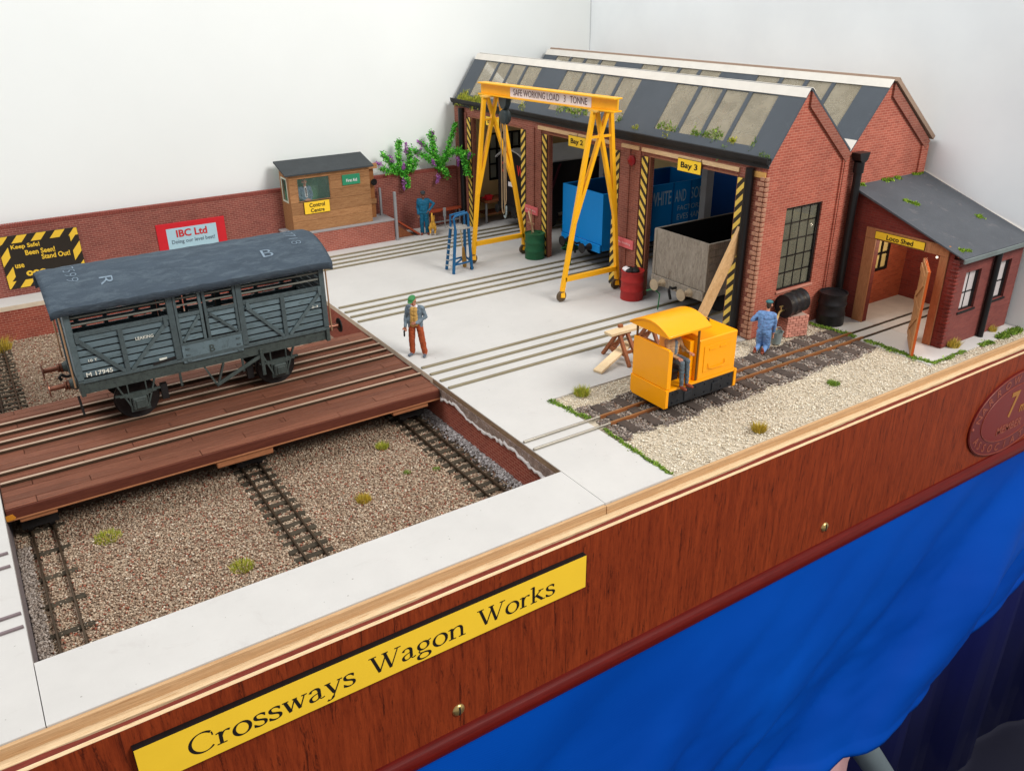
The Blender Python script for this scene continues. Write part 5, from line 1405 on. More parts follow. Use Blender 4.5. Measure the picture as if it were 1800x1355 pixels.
# ================================================================== GANTRY CRANE
cr = thing("gantry_crane", "tall yellow wheeled gantry crane standing before the shed bays", "crane", (16.8, 25.4, 0))
A, B = Vector((17.55, 17.75, 13.85)), Vector((15.95, 32.8, 13.85))
ax = (B - A).normalized(); sd = Vector((-ax.y, ax.x, 0)).normalized()
bm_ = MB(); bm_.bar(A + Vector((0, 0, .42)), B + Vector((0, 0, .42)), .8, .1).bar(A - Vector((0, 0, .42)), B - Vector((0, 0, .42)), .8, .1).bar(A, B, .14, .74)
bm_.build("beam", YEL, cr, bevel=.015)
for y, xs in ((19.5, dict(lt=16.85, rt=18.4, lf=14.45, rf=19.62, lm=16.3, rm=18.72)), (31.4, dict(lt=15.3, rt=16.75, lf=13.95, rf=19.1, lm=15.0, rm=17.25))):
    k = lambda x, z, dy=0: (x, y + dy, z)
    MB().bar(k(xs['lt'], 13.35), k(xs['lf'], .95), .3, .3, (0, 1, 0)).build("leg", YEL, cr, bevel=.02)
    MB().bar(k(xs['rt'], 13.35), k(xs['rf'], .95), .3, .3, (0, 1, 0)).build("leg", YEL, cr, bevel=.02)
    MB().bar(k(xs['rt'] - .3, 13.35, -.02), k(xs['lt'] + (xs['lf'] - xs['lt']) * .62, 5.7, -.02), .27, .3, (0, 1, 0)).build("diagonal", YEL, cr, bevel=.02)
    MB().bar(k(xs['lt'] + .3, 13.35, .02), k(xs['rt'] + (xs['rf'] - xs['rt']) * .62, 5.7, .02), .27, .3, (0, 1, 0)).build("diagonal", YEL, cr, bevel=.02)
    MB().bar(k(xs['lt'] - .3, 11.6), k(xs['rt'] + .2, 11.6), .2, .16).build("tie_bar", YEL, cr)
    MB().bar(k(xs['lf'] + .15, 1.65), k(xs['rf'] - .1, 1.65), .3, .36).build("base_bar", YEL, cr, bevel=.02)
    MB().box(xs['lt'] - .15, xs['rt'] + .15, y - .4, y + .4, 13.3, 13.42).build("head_plate", mk("head_plate_yellow", rgb(226, 178, 84), .5), cr)
    for fx in (xs['lf'], xs['rf']):
        c_ = MB(); c_.cyl((fx, y, .8), (fx, y, 1.0), .2, n=12); c_.bar((fx, y, .85), (fx - .1, y - .22, .35), .1, .34, (1, 0, 0)); c_.bar((fx, y, .85), (fx - .1, y + .22, .35), .1, .34, (1, 0, 0))
        cs_ = c_.build("caster", YEL, cr)
        MB().lathe((fx - .1, y, .41), [(.1, -.13), (.36, -.12), (.41, -.07), (.41, .07), (.36, .12), (.1, .13)], 20, 'y').build("wheel", mk("caster_rubber", rgb(88, 72, 54), .6), cs_, smooth=True)
sc_ = sd if sd.x < 0 else -sd
pa = A + ax * 2.5 + sc_ * .08; pb = A + ax * 11.4 + sc_ * .08
MB().bar(pa + Vector((0, 0, -.02)), pb + Vector((0, 0, -.02)), .03, .72).build("load_sign", WHITE, cr)
text(cr, "SAFE WORKING LOAD   3   TONNE", (pa + pb) / 2 + sc_ * .018, -ax, (0, 0, 1), 8.1, .47, mk("load_ink", rgb(92, 60, 60), .6), bold=-.004)
h0 = A + ax * 12.2
ho = thing("chain_hoist", "dark grey chain hoist with hanging loops of chain under the crane beam", "hoist", (h0.x, h0.y, 12))
MB().prism([(-.55, 13.42), (.55, 13.42), (.5, 12.9), (.22, 12.5), (-.22, 12.5), (-.5, 12.9)], 'y', -.3, .3).mapped(lambda p: h0 * 0 + Vector((h0.x - p.y * .8, h0.y + p.x, p.z))).build("trolley", HOIST, ho, bevel=.04)
MB().lathe((h0.x, h0.y, 11.9), [(.12, -.34), (.5, -.26), (.62, -.08), (.62, .08), (.5, .26), (.12, .34)], 20, 'x').build("drum", HOIST, ho, smooth=True)
MB().cyl((h0.x, h0.y, 12.2), (h0.x, h0.y, 12.55), .16, n=10).build("shackle", HOIST, ho)
for dy, zb_ in ((.35, 4.2), (-.28, 5.0)):
    pts = [(h0.x - .15, h0.y + dy, 12.0), (h0.x - .15, h0.y + dy, zb_ + .5), (h0.x - .15, h0.y + dy * .75, zb_ + .12), (h0.x - .15, h0.y + dy * .4, zb_), (h0.x - .15, h0.y + dy * .05, zb_ + .15), (h0.x - .15, h0.y - dy * .1, zb_ + .6), (h0.x - .12, h0.y - dy * .1, 11.6)]
    MB().tube(pts, .045, 6).build("chain", CHAIN, ho, smooth=True)
MB().tube([(h0.x - .1, h0.y - .2, 4.9), (h0.x - .1, h0.y - .2, 4.3), (h0.x - .1, h0.y - .05, 3.9), (h0.x - .1, h0.y + .15, 4.05)], .07, 8).build("hook", GALV, ho, smooth=True)

# ================================================================== drums, steps, planks, oil stand


def drum(label, x, y, m, r=.85, h=2.2, name="oil_drum", cat="drum", group="upright oil drums"):
    prof = [(r * .9, .0), (r, .02), (r, .1)]
    for z in (.33, .66):
        prof += [(r * .97, h * z - .13), (r * 1.03, h * z - .04), (r * 1.03, h * z + .04), (r * .97, h * z + .13)]
    prof += [(r * .97, h - .14), (r * 1.02, h - .08), (r * 1.02, h), (r * .93, h), (r * .92, h - .08), (.02, h - .08)]
    t = thing(name, label, cat, (x, y, 0), group)
    MB().lathe((x, y, .002), prof, 28).build("drum_body", m, t, smooth=True)
    MB().cyl((x + r * .5, y, h - .08), (x + r * .5, y, h - .02), .12, n=10).build("bung", m, t)
    return t


gd = drum("green oil drum holding tools at the pillar between Bay 1 and Bay 2", 19.1, 29.8, DRUM_G)
drum("red oil drum with black and white rags on top, left of Bay 3", 19.1, 17.1, DRUM_R)
drum("black oil drum standing upright between drainpipe and loco shed door", 27.0, 5.5, DRUM_B, .92, 2.25)
for lab, pts, m, r in (("wooden tool handle standing in the green drum", [(18.9, 29.9, 1.2), (18.85, 30.0, 4.2)], TANROD, .05), ("short pale brush handle leaning in the green drum", [(19.3, 30.1, 1.6), (19.0, 30.6, 3.9)], NEWW, .06)):
    b = MB().tube(pts, r, 8)
    if 'wooden' in lab: b.bar((18.9, 29.6, 3.0), (18.85, 30.5, 3.0), .1, .12)
    tag(b.build("tool_handle", m, smooth=True), lab, "tool")
rgn = random.Random(8); rb = MB()
for i in range(9):
    rb.cur = 1 if i % 3 == 0 else 0
    rb.ball((19.1 + rgn.uniform(-.5, .5), 17.1 + rgn.uniform(-.5, .5), 2.2 + rgn.uniform(0, .15)), rgn.uniform(.16, .3), 7, (1.2, 1, .7))
tag(rb.build("rags", [BLACKM, WHITE], smooth=True), "black and white rags heaped on the red drum", "rags")
gb = thing("green_bin", "dark green round bin inside Bay 2 beside the blue wagon", "bin", (23.2, 30.2, 0))
MB().lathe((23.2, 30.2, .002), [(.7, 0), (.8, 1.9), (.84, 1.95), (.84, 2.05), (.74, 2.05), (.66, .3), (.02, .3)], 24).build("bin_body", mk("bin_green", rgb(30, 96, 44), .5), gb, smooth=True)

sp = thing("platform_steps", "blue tubular platform steps standing on the slab before Bay 1", "steps", (12, 30.6, 0))
F = [Vector((11.05, 29.8, .02)), Vector((12.9, 30.0, .02)), Vector((13.2, 31.6, .02)), Vector((11.2, 31.25, .02))]
T_ = [Vector((11.45, 29.95, 3.55)), Vector((12.75, 30.1, 3.55)), Vector((12.9, 31.0, 3.55)), Vector((11.55, 30.9, 3.55))]
for i in range(4):
    MB().tube([F[i], T_[i]], .13, 8).build("leg", STEPB, sp, smooth=True)
MB().box(11.4, 12.9, 29.92, 31.0, 3.5, 3.62).build("platform", mk("step_deck", rgb(150, 146, 140), .7), sp, bevel=.03)
MB().tube([T_[0], T_[0] + Vector((-.1, .05, .95)), T_[0] + Vector((.05, .05, 1.12)), T_[1] + Vector((-.1, 0, 1.22)), T_[1] + Vector((.0, .02, 1.05)), T_[1]], .1, 8).build("handrail", STEPB, sp, smooth=True)
MB().tube([T_[3], T_[3] + Vector((0, 0, 1.0)), T_[2] + Vector((0, 0, 1.1)), T_[2]], .1, 8).build("handrail", STEPB, sp, smooth=True)
for i, j in ((0, 1), (1, 2), (2, 3), (0, 2)):
    MB().tube([F[i] * .8 + T_[i] * .2, F[j] * .8 + T_[j] * .2], .08, 8).build("brace", STEPB, sp)
MB().lathe((F[1].x, F[1].y, .16), [(.05, -.07), (.16, -.05), (.16, .05), (.05, .07)], 14, 'y').build("caster", BLACKM, sp)
cw = MB(); pts = []
for i in range(90):
    t = i / 89; c = F[3].lerp(T_[3], .1 + .75 * t); c2 = F[0].lerp(T_[0], .1 + .75 * t); a = t * 6 * 2 * math.pi
    pts.append((c + c2) / 2 + Vector((.25 * math.cos(a) - .1, (.55 - .15 * t) * math.sin(a), .0)))
tag(cw.tube(pts, .028, 5, caps=False).build("wire_coil", WIREM), "loose silver wire coiled down the legs of the blue steps", "wire")
br = thing("broom", "tan broom leaning inside the blue platform steps", "broom", (12.7, 30.8, 0))
MB().tube([(12.6, 30.9, 1.7), (12.4, 30.8, 3.3)], .06, 8).build("broom_handle", NEWW, br)
MB().tube([(12.8, 31.0, .02), (12.75, 30.95, .5), (12.65, 30.9, 1.75)], [.16, .2, .1], 8).build("broom_head", mk("straw_tan", rgb(178, 132, 62), .8, var=.2, bump=.4), br, smooth=True)

tr1 = thing("trestle", "brown wooden trestle at the end nearest the steps side, under the pale planks", "trestle", (11.2, 8.9, 0))


def trestle(t, x, y, dx=0):
    for s in (-1, 1):
        for o in (-.3, .3):
            MB().bar((x + o + dx, y + s * .12, 1.72), (x + o * 1.3, y + s * 1.3, .02), .2, .2, (1, 0, 0)).build("leg", TRESW, t)
        MB().bar((x - .42, y + s * .75, .75), (x + .42, y + s * .75, .75), .1, .2).build("tie_bar", TRESW, t)
    MB().bar((x - .34, y - .82, .62), (x - .34, y + .82, .62), .1, .22).build("tie_bar", TRESW, t)
    MB().bar((x - .6, y, 1.74), (x + .6, y, 1.74), .3, .2).build("head_bar", TRESW, t)


trestle(tr1, 11.1, 8.8)
tr2 = thing("trestle", "brown wooden trestle half hidden behind the yellow loco cab", "trestle", (13.9, 9.0, 0)); trestle(tr2, 13.9, 9.0)
tag(tr1, None, None, "wooden trestles"); tag(tr2, None, None, "wooden trestles"); tr1["label"] = "brown wooden trestle standing clear of the yellow loco under pale planks"
tag(MB().box(9.95, 15.2, 8.45, 9.15, 1.85, 2.02).build("plank", NEWW, bevel=.015), "pale new plank lying flat across the two trestles", "plank")
tag(MB().box(11.05, 11.35, 9.0, 9.22, 2.022, 2.2).build("wood_block", TRESW, bevel=.02), "small brown wood block resting on the flat plank", "block")
tag(MB().bar((8.55, 7.95, .1), (11.7, 8.75, 1.0), .62, .16).build("plank", NEWW, bevel=.015), "pale plank sloping from the slab up to the trestle tie", "plank")
tag(MB().bar((16.6, 8.35, .1), (20.0, 7.95, 7.15), .26, .85, (1, 0, .2)).build("leaning_timber", OAKW, bevel=.03), "long tan timber leaning against the striped edge of Bay 3", "timber")

os_ = thing("brick_oil_stand", "low pink brick stand carrying the black drum on its side", "stand", (23.1, 5.75, 0))
th_ = math.atan2(4.94 - 5.32, 23.56 - 22.3); cO = Vector((22.3, 5.32, 0)); ux = Vector((math.cos(th_), math.sin(th_), 0)); uy = Vector((-ux.y, ux.x, 0))
P4 = [cO, cO + ux * 1.6, cO + ux * 1.6 + uy * 1.7, cO + uy * 1.7]
for k in range(8):
    z = .002 + k * .18
    for e in range(4):
        a, b = P4[e], P4[(e + 1) % 4]; L = (b - a).length; d = (b - a).normalized(); inn = Vector((-d.y, d.x, 0))
        off = .0 if (k + e) % 2 else .22; s = -off
        while s < L - .06:
            q0 = max(0, s) + .012; q1 = min(L - (.16 if e >= 0 else 0), s + .43) - .012
            if q1 - q0 > .06:
                j = rnd.uniform(-.012, .012)
                MB().bar(a + d * q0 + inn * (.08 + j) + Vector((0, 0, z + .08)), a + d * q1 + inn * (.08 + j) + Vector((0, 0, z + .08)), .16, .15).build("brick", mk("stand_brick", rgb(206, 142, 124), .85, var=.15, scale=4, bump=.4, per_object=True), os_, bevel=.012, seg=1)
            s += .44
MB().prism([(p.x, p.y) for p in [cO + ux * .1 + uy * .1, cO + ux * 1.5 + uy * .1, cO + ux * 1.5 + uy * 1.6, cO + ux * .1 + uy * 1.6]], 'z', .002, 1.42).build("mortar_core", mk("mortar_pale", rgb(188, 160, 146), .9, bump=.3), os_)
bd = thing("lying_drum", "black oil drum lying on the pink brick stand with a brass tap", "drum", (23.1, 5.7, 1.5))
r, h = .76, 2.1; prof = [(.02, .06), (r * .92, .06), (r * .93, 0), (r * 1.02, 0), (r * 1.02, .08), (r * .97, .14)]
for z in (.33, .66): prof += [(r * .97, h * z - .13), (r * 1.03, h * z - .04), (r * 1.03, h * z + .04), (r * .97, h * z + .13)]
prof += [(r * .97, h - .14), (r * 1.02, h - .08), (r * 1.02, h), (.02, h)]
dm = MB().lathe((0, 0, 0), prof, 28, 'x'); dm.mapped(lambda p: Vector((21.95 + p.x * .985 + p.y * .06, 5.55 + p.y + p.x * .12, 2.2 + p.z)))
dm.build("drum_body", DRUM_B, bd, smooth=True)
tp = MB().tube([(21.98, 5.5, 1.95), (21.7, 5.45, 2.0), (21.45, 5.4, 1.95), (21.3, 5.36, 1.75)], .07, 8); tp.cyl((21.6, 5.43, 2.0), (21.6, 5.43, 2.3), .05, n=8); tp.bar((21.45, 5.43, 2.32), (21.75, 5.43, 2.32), .07, .07)
tp.build("brass_tap", BRASS, bd, smooth=True)
MB().tube([(21.3, 5.36, 1.76), (21.1, 5.3, 1.45), (21.05, 5.26, 1.1), (21.1, 5.2, .9)], .085, 8).build("spout_hose", mk("hose_tan", rgb(198, 160, 110), .5), bd, smooth=True)
bk = thing("bucket", "small galvanised bucket under the brass tap of the lying drum", "bucket", (21.1, 5.1, 0))
MB().lathe((21.1, 5.1, .002), [(.02, 0), (.3, 0), (.4, .8), (.43, .82), (.38, .82), (.29, .12), (.02, .12)], 22).build("bucket_body", GALV, bk, smooth=True)
MB().tube([(21.1 + .42 * math.cos(a), 5.1, .8 + .3 * math.sin(a)) for a in [math.pi * i / 10 for i in range(11)]], .025, 6).build("bucket_handle", GALV, bk)

# ================================================================== CATTLE WAGON
wg = thing("cattle_wagon", "weathered grey cattle wagon with dark curved roof on the traverser deck", "wagon", (-11.45, 19.6, -.1))
YC, HW = 19.6, 2.5; XL, XR = -18.3, -4.62


def W(mb, name, m=WAGF, bevel=.015, parent=wg, **k):
    return mb.build(name, m, parent, bevel=bevel, seg=1, **k)


W(MB().box(XL, XR, YC - 2.35, YC + 2.35, 2.86, 2.98), "floor", WAGI)
for s in (-1, 1):
    yf = YC + s * HW
    yy = lambda d: yf + s * d          # d outwards
    bx = lambda x0, x1, d0, d1, z0, z1: MB().box(x0, x1, min(yy(d0), yy(d1)), max(yy(d0), yy(d1)), z0, z1)
    W(bx(XL + .05, XR - .05, -.3, -.06, 2.22, 2.84), "solebar", WAGD)
    W(bx(XL, XR, -.05, .08, 2.85, 3.06), "bottom_rail")
    # planked panels
    for (a, b, z0, z1, n) in ((XL + .3, -13.38, 3.1, 5.38, 6), (-9.42, XR - .3, 3.1, 5.38, 6), (-13.02, -11.78, 3.92, 5.36, 4), (-11.38, -9.78, 3.92, 5.36, 4)):
        hgt = (z1 - z0) / n
        for k in range(n):
            W(bx(a, b, -.14, -.02 + rnd.uniform(-.01, .01), z0 + k * hgt + .045, z0 + (k + 1) * hgt - .045), "plank", WAG)
    if s < 0: W(bx(XL + .25, XR - .25, -.22, -.16, 3.0, 5.35), "gap_shade_sheet", WAGI)  # added dark sheet behind the near planks, standing in for shade in the gaps
    W(bx(-13.05, -9.75, -.06, .07, 2.72, 3.82), "door_flap", mk("wagon_flap", rgb(100, 117, 123), 0.48, var=.14, scale=1.2, bump=.4, bscale=18, dirt=rgb(70, 82, 82), dirt_at=.6), .03)
    W(bx(-13.08, -9.72, .02, .1, 3.78, 3.9), "flap_rail")
    for x in (-12.85, -10.1):
        for z in (2.8, 3.15, 3.5):
            W(bx(x, x + .22, .07, .13, z, z + .1), "hinge")
    for x0, x1 in ((XL, XL + .3), (XR - .3, XR), (-13.4, -13.08), (-9.74, -9.42)):
        W(bx(x0, x1, -.12, .08, 3.0, 6.95), "post")
    for x0, x1 in ((-11.78, -11.62), (-11.54, -11.38), (-13.05, -12.9), (-9.9, -9.76)):
        W(bx(x0, x1, -.08, .06, 3.9, 6.9), "door_stile")
    for a, b in ((XL + .3, -13.4), (-9.42, XR - .3)):
        W(bx(a, b, -.06, .09, 5.38, 5.62), "mid_rail")
        for z in (5.95, 6.34): W(bx(a, b, -.1, -.03, z, z + .1), "slat", mk("slat_light", rgb(112, 112, 104), .6, var=.2, bump=.2))
    for a, b in ((-12.9, -11.78), (-11.38, -9.9)):
        W(bx(a, b, -.06, .07, 5.36, 5.56), "door_rail")
        for z in (5.95, 6.34): W(bx(a, b, -.1, -.03, z, z + .09), "slat", mk("slat_light", (0, 0, 0)))

    def dg(x0, z0, x1, z1, w=.2, nm="diagonal"):
        W(MB().bar((x0, yy(.03), z0), (x1, yy(.03), z1), w, .13, (0, 1, 0)) if False else MB().bar((x0, yy(.04), z0), (x1, yy(.04), z1), .12, w), nm)
    dg(-17.92, 5.25, -16.0, 3.05); dg(-13.55, 5.25, -15.65, 3.05); W(bx(-15.98, -15.74, -.04, .1, 3.06, 5.38), "upright")
    dg(-9.3, 5.25, -7.35, 3.05); dg(-4.95, 5.25, -7.0, 3.05); W(bx(-7.34, -7.1, -.04, .1, 3.06, 5.38), "upright")
    dg(-12.85, 3.98, -11.85, 5.3, .15); dg(-11.3, 5.3, -9.95, 3.98, .15)
    for x in (-17.9, -13.6, -9.2, -5.0):
        W(bx(x - .1, x + .1, .09, .14, 5.05, 5.6), "bracket")
    # running gear
    for x in (-15.62, -7.83):
        w_ = MB().lathe((x, YC + s * 1.6, 1.0), [(.2, -.1), (.25, -.12), (.85, -.07), (1.0, -.1), (1.1, -.12), (1.1, .06), (1.18, .07), (1.18, .14), (.95, .14), (.85, .08), (.25, .1), (.2, .12)], 36, 'y').build("wheel", mk("wheel_dark", rgb(30, 25, 24), .5, .1, var=.3), wg, smooth=True)
        W(MB().box(x - .38, x + .38, min(yy(-.3), yy(.12)), max(yy(-.3), yy(.12)), .72, 1.42), "axlebox", WAGD, .06)
        W(MB().box(x - .24, x + .24, min(yy(.12), yy(.2)), max(yy(.12), yy(.2)), .8, 1.3), "axlebox_cover", WAGD, .05)
        sp_ = MB()
        for k in range(4): sp_.box(x - 1.15 + k * .22, x + 1.15 - k * .22, min(yy(-.22), yy(-.02)), max(yy(-.22), yy(-.02)), 1.62 - k * .07, 1.68 - k * .07)
        W(sp_, "leaf_spring", WAGD, 0)
        for e in (-1, 1):
            W(MB().bar((x + e * .95, yy(-.1), 2.25), (x + e * .35, yy(-.1), .68), .08, .16, (0, 1, 0)), "w_iron", WAGD, 0)
            W(MB().bar((x + e * .46, yy(-.12), 2.25), (x + e * .46, yy(-.12), .66), .06, .14, (0, 1, 0)), "w_iron", WAGD, 0)
        W(MB().box(x - .5, x + .5, min(yy(-.2), yy(-.05)), max(yy(-.2), yy(-.05)), .6, .68), "tie_bar", WAGD, 0)
    for x in (-13.4, -9.95):
        W(MB().box(x, x + .12, min(yy(-.2), yy(-.1)), max(yy(-.2), yy(-.1)), 1.4, 2.25), "step_hanger", WAGD, 0)
    W(MB().bar((-12.0, yy(-.15), 2.2), (-11.45, yy(-.15), .9), .1, .16, (0, 1, 0)), "brake_hanger", WAGD, 0)
    W(MB().bar((-10.95, yy(-.15), 2.2), (-11.45, yy(-.15), .9), .1, .16, (0, 1, 0)), "brake_hanger", WAGD, 0)
    W(MB().bar((-11.5, yy(-.05), 1.0), (-8.85, yy(-.02), 2.15), .08, .2), "brake_lever", WAGD, 0)
    W(MB().box(-8.9, -8.7, min(yy(.02), yy(.08)), max(yy(.02), yy(.08)), .95, 2.6), "lever_guard", WAGD, .02)
    for x in (-14.1, -9.3):
        W(MB().box(x - .25, x + .1, YC + s * 1.45, YC + s * 1.75, .6, 1.5), "brake_block", BLACKM, 0)
for x, e in ((XL, -1), (XR, 1)):
    W(MB().box(min(x, x - e * .22), max(x, x - e * .22), YC - 2.6, YC + 2.6, 2.15, 2.95), "headstock", WAGD)
    for k in range(9):
        W(MB().box(min(x, x - e * .12), max(x, x - e * .12), YC - 2.35, YC + 2.35, 3.0 + k * .42, 3.0 + k * .42 + .36), "end_plank", WAG)
    W(MB().prism([(YC - 2.4, 6.8), (YC + 2.4, 6.8), (YC + 1.6, 7.55), (YC, 7.85), (YC - 1.6, 7.55)], 'x', x - .06, x + .06), "end_arch", WAG, 0)
    for y in (YC - .85, YC + .85):
        W(MB().box(min(x, x + e * .12), max(x, x + e * .12), y - .12, y + .12, 2.2, 7.3), "end_stanchion", WAGF)
    for y in (YC - 1.35, YC + 1.35):
        bf = MB().lathe((x + e * 0.02, y, 2.5), [(.36, 0), (.34, .08 * e), (.24, .32 * e), (.22, .36 * e)], 18, 'x').build("buffer", WAGD, wg, smooth=True)
        MB().lathe((x, y, 2.5), [(.26, .36 * e), (.27, .46 * e), (.2, .48 * e), (.25, .52 * e), (.25, .6 * e), (.14, .62 * e), (.14, (1.3 if e < 0 else 1.05) * e)], 16, 'x').build("buffer_spring", BRASSB, bf, smooth=True)
        MB().lathe((x, y, 2.5), [(.14, (1.29 if e < 0 else 1.04) * e), (.44, (1.3 if e < 0 else 1.06) * e), (.45, (1.36 if e < 0 else 1.12) * e), (.02, (1.39 if e < 0 else 1.15) * e)], 22, 'x').build("buffer_head", BRASSB if e < 0 else BLACKM, bf, smooth=True)
    hk = MB().tube([(x, YC, 2.45), (x + e * .35, YC, 2.45), (x + e * .55, YC, 2.6), (x + e * .68, YC, 2.48), (x + e * .6, YC, 2.3)], .09, 8); W(hk, "coupling_hook", BLACKM, 0, smooth=True)
    for y in (YC - 2.45, YC + 2.3):
        W(MB().tube([(x + e * .16, y, 6.7), (x + e * .18, y, 2.7)], .045, 6), "copper_rod", TANROD, 0)
W(MB().bar((XL - .15, YC - 2.4, 2.2), (XL - .08, YC - 2.4, 1.05), .07, .12), "label_clip", BLACKM, 0)
# canvas roof
a_ = [(YC - 2.95, 6.72), (YC - 2.98, 7.08)] + [(YC - 2.9 + 5.8 * i / 18, 7.16 + 1.0 * (1 - ((i - 9) / 9) ** 2)) for i in range(19)] + [(YC + 2.98, 7.08), (YC + 2.95, 6.72)]
i_ = [(YC + 2.82, 6.76), (YC + 2.8, 7.0)] + [(YC + 2.75 - 5.5 * i / 10, 7.05 + .98 * (1 - ((i - 5) / 5) ** 2)) for i in range(11)] + [(YC - 2.8, 7.0), (YC - 2.82, 6.76)]
rm = MB(); n0 = len(a_); rg_ = random.Random(4); NXR = 60
for k in range(NXR + 1):
    x = -18.85 + 14.65 * k / NXR; end = min(k, NXR - k); dz = -.12 if end == 0 else (-.03 if end == 1 else 0)
    for j, (y, z) in enumerate(a_):
        wv = .012 * math.sin(x * 3.1 + y * 2.3) + .008 * math.sin(x * 7.7 - y) + rg_.uniform(-.007, .007)
        rm.v.append((x, y + (wv * .6 if j < 2 or j > n0 - 3 else 0), z + wv + dz + (.015 * math.sin(x * 1.9) if j in (0, n0 - 1) else 0)))
for k in range(NXR):
    for j in range(n0 - 1):
        q = k * n0 + j; rm.f.append((q, q + 1, q + n0 + 1, q + n0)); rm.mi.append(0)
ro = rm.build("roof", WAGR, wg, smooth=True)
so = ro.modifiers.new("thickness", 'SOLIDIFY'); so.thickness = .07; so.offset = 1
for (s_, x, y, sz, dirn) in (("17599", -17.35, YC - .55, .42, 1), ("R", -15.85, YC - 1.85, .62, 1), ("B", -7.5, YC - 1.85, .62, 1), ("37718", -5.6, YC - .5, .42, 1)):
    L = len(s_) * .42 if len(s_) > 1 else .5
    z = 7.16 + 1.0 * (1 - ((y - YC) / 2.9) ** 2); slope_ = -2 * (y - YC) / 2.9 ** 2
    u = Vector((0, -1, -slope_)).normalized() if s_ in ("17599", "37718", "R") else Vector((1, 0, 0)); v = Vector((1, 0, 0)) if u.x < .5 else Vector((0, 1, slope_)).normalized()
    lt = text(ro, s_, (x, y, z), u, v, L if len(s_) > 1 else .62, sz if len(s_) == 1 else .55, CHALK, bold=-.02 if len(s_) > 1 else -.005, lift=0, depth=.004)
    for q in lt.data.vertices:
        wy = q.co.y + wg.location.y - YC; q.co.z = 7.16 + 1.0 * (1 - (wy / 2.9) ** 2) + .1 - wg.location.z
yn = YC - HW
for s_, x, z, w_, h_, m_ in (("M 17945", -17.22, 3.28, 1.28, .24, INKW), ("10 T", -17.4, 4.02, .42, .14, INKW), ("LEAKING", -14.75, 4.68, .9, .17, INKW), ("2-3", -5.35, 4.42, .4, .13, INKW), ("B", -11.45, 3.3, .28, .42, WAGD)):
    text(wg, s_, (x, yn - (.01 if s_ != "B" else .08), z), *SIDE, w_, h_, m_, bold=.015)
W(MB().box(-14.25, -13.85, yn - .02, yn - .008, 3.2, 3.32), "plate", INKW, 0)
W(MB().bar((-14.6, yn - .1, 3.1), (-13.45, yn - .1, 3.22), .05, .14), "drop_bar", BLACKM, 0)

# ================================================================== YELLOW LOCO
lo = thing("yellow_loco", "small bright yellow open-cab narrow gauge locomotive with curved roof", "locomotive", (10.6, 2.85, .1))


def Q(mb, name, m=YEL_L, bevel=.018, parent=lo, **k):
    return mb.build(name, m, parent, bevel=bevel, **k)


for x0, x1 in ((7.95, 8.15), (13.12, 13.32)):
    Q(MB().prism([(1.4, 1.55), (1.4, .5), (1.5, .42), (4.1, .42), (4.3, .56), (4.3, 1.55)], 'x', x0, x1), "headstock")
Q(MB().box(8.15, 13.12, 1.42, 4.28, 1.42, 1.58), "footplate")
for y0, y1 in ((1.46, 1.62), (4.08, 4.24)):
    sf = Q(MB().box(8.15, 13.12, y0, y1, .5, 1.415), "side_frame", FRAMEB, .02)
    f_ = MB()
    yo = y0 if y0 < 2 else y1
    for x in (8.5, 8.9, 9.6, 10.2, 10.9, 11.6, 12.2, 12.8):
        for z in (.72, 1.2): f_.cyl((x, yo - .05, z), (x, yo + .05, z), .05, n=8)
    f_.build("bolt_heads", FRAMEB, sf)["kind"] = "stuff"
    for x in (9.6, 11.7):
        Q(MB().box(x - .28, x + .28, yo - .07, yo + .07, .62, 1.12), "axlebox", FRAMEB, .04, sf)
for x in (9.6, 11.7):
    for y in (2.4, 3.3):
        MB().lathe((x, y, .55), [(.1, -.1), (.42, -.08), (.48, 0), (.42, .1), (.1, .12)], 22, 'y').build("wheel", BLACKM, lo, smooth=True)
Q(MB().prism([(1.45, 1.58), (1.45, 3.8), (1.5, 3.86), (4.2, 3.86), (4.25, 3.8), (4.25, 1.58)], 'x', 8.0, 8.16), "end_panel")
Q(MB().box(8.16, 8.3, 1.46, 1.6, 1.58, 3.7), "side_sheet")
bn_ = Q(MB().prism([(1.45, 1.58), (1.45, 3.86), (1.5, 3.92), (4.2, 3.92), (4.25, 3.86), (4.25, 1.58)], 'x', 10.25, 13.1), "bonnet", YEL_L, .03, seg=3)
Q(MB().box(10.6, 12.7, 1.415, 1.448, 1.95, 3.5), "side_door", YEL_L, .02, bn_)
Q(MB().box(10.95, 11.45, 1.38, 1.414, 3.2, 3.32), "vent_louvre", YEL_L, .01, bn_); Q(MB().box(11.75, 12.25, 1.38, 1.414, 3.2, 3.32), "vent_louvre", YEL_L, .01, bn_)
Q(MB().tube([(10.95, 1.42, 2.45), (10.95, 1.34, 2.2), (11.15, 1.34, 2.12), (12.0, 1.34, 2.12), (12.2, 1.34, 2.2), (12.2, 1.42, 2.45)], .025, 6), "door_handle", YEL_L, 0, bn_)
Q(MB().box(10.08, 10.24, 1.5, 4.2, 1.58, 4.15), "dash_panel")
Q(MB().box(9.75, 10.07, 1.7, 4.1, 1.58, 3.9), "control_box")
for y, z in ((2.1, 3.3), (2.5, 3.45)): Q(MB().cyl((9.74, y, z), (9.64, y, z), .1, n=12), "gauge", mk("gauge_pale", rgb(226, 190, 140), .4), 0)
Q(MB().cyl((12.6, 3.4, 3.9), (12.6, 3.4, 4.05), .2, n=14), "exhaust_cap", BLACKM, 0)
rf = MB(); NR = 18
top_ = [(1.3 + 3.1 * i / NR, 4.72 + .52 * (1 - (2 * i / NR - 1) ** 2)) for i in range(NR + 1)]
rf.prism(top_ + [(y, z - .12) for y, z in reversed(top_)], 'x', 7.75, 10.85)
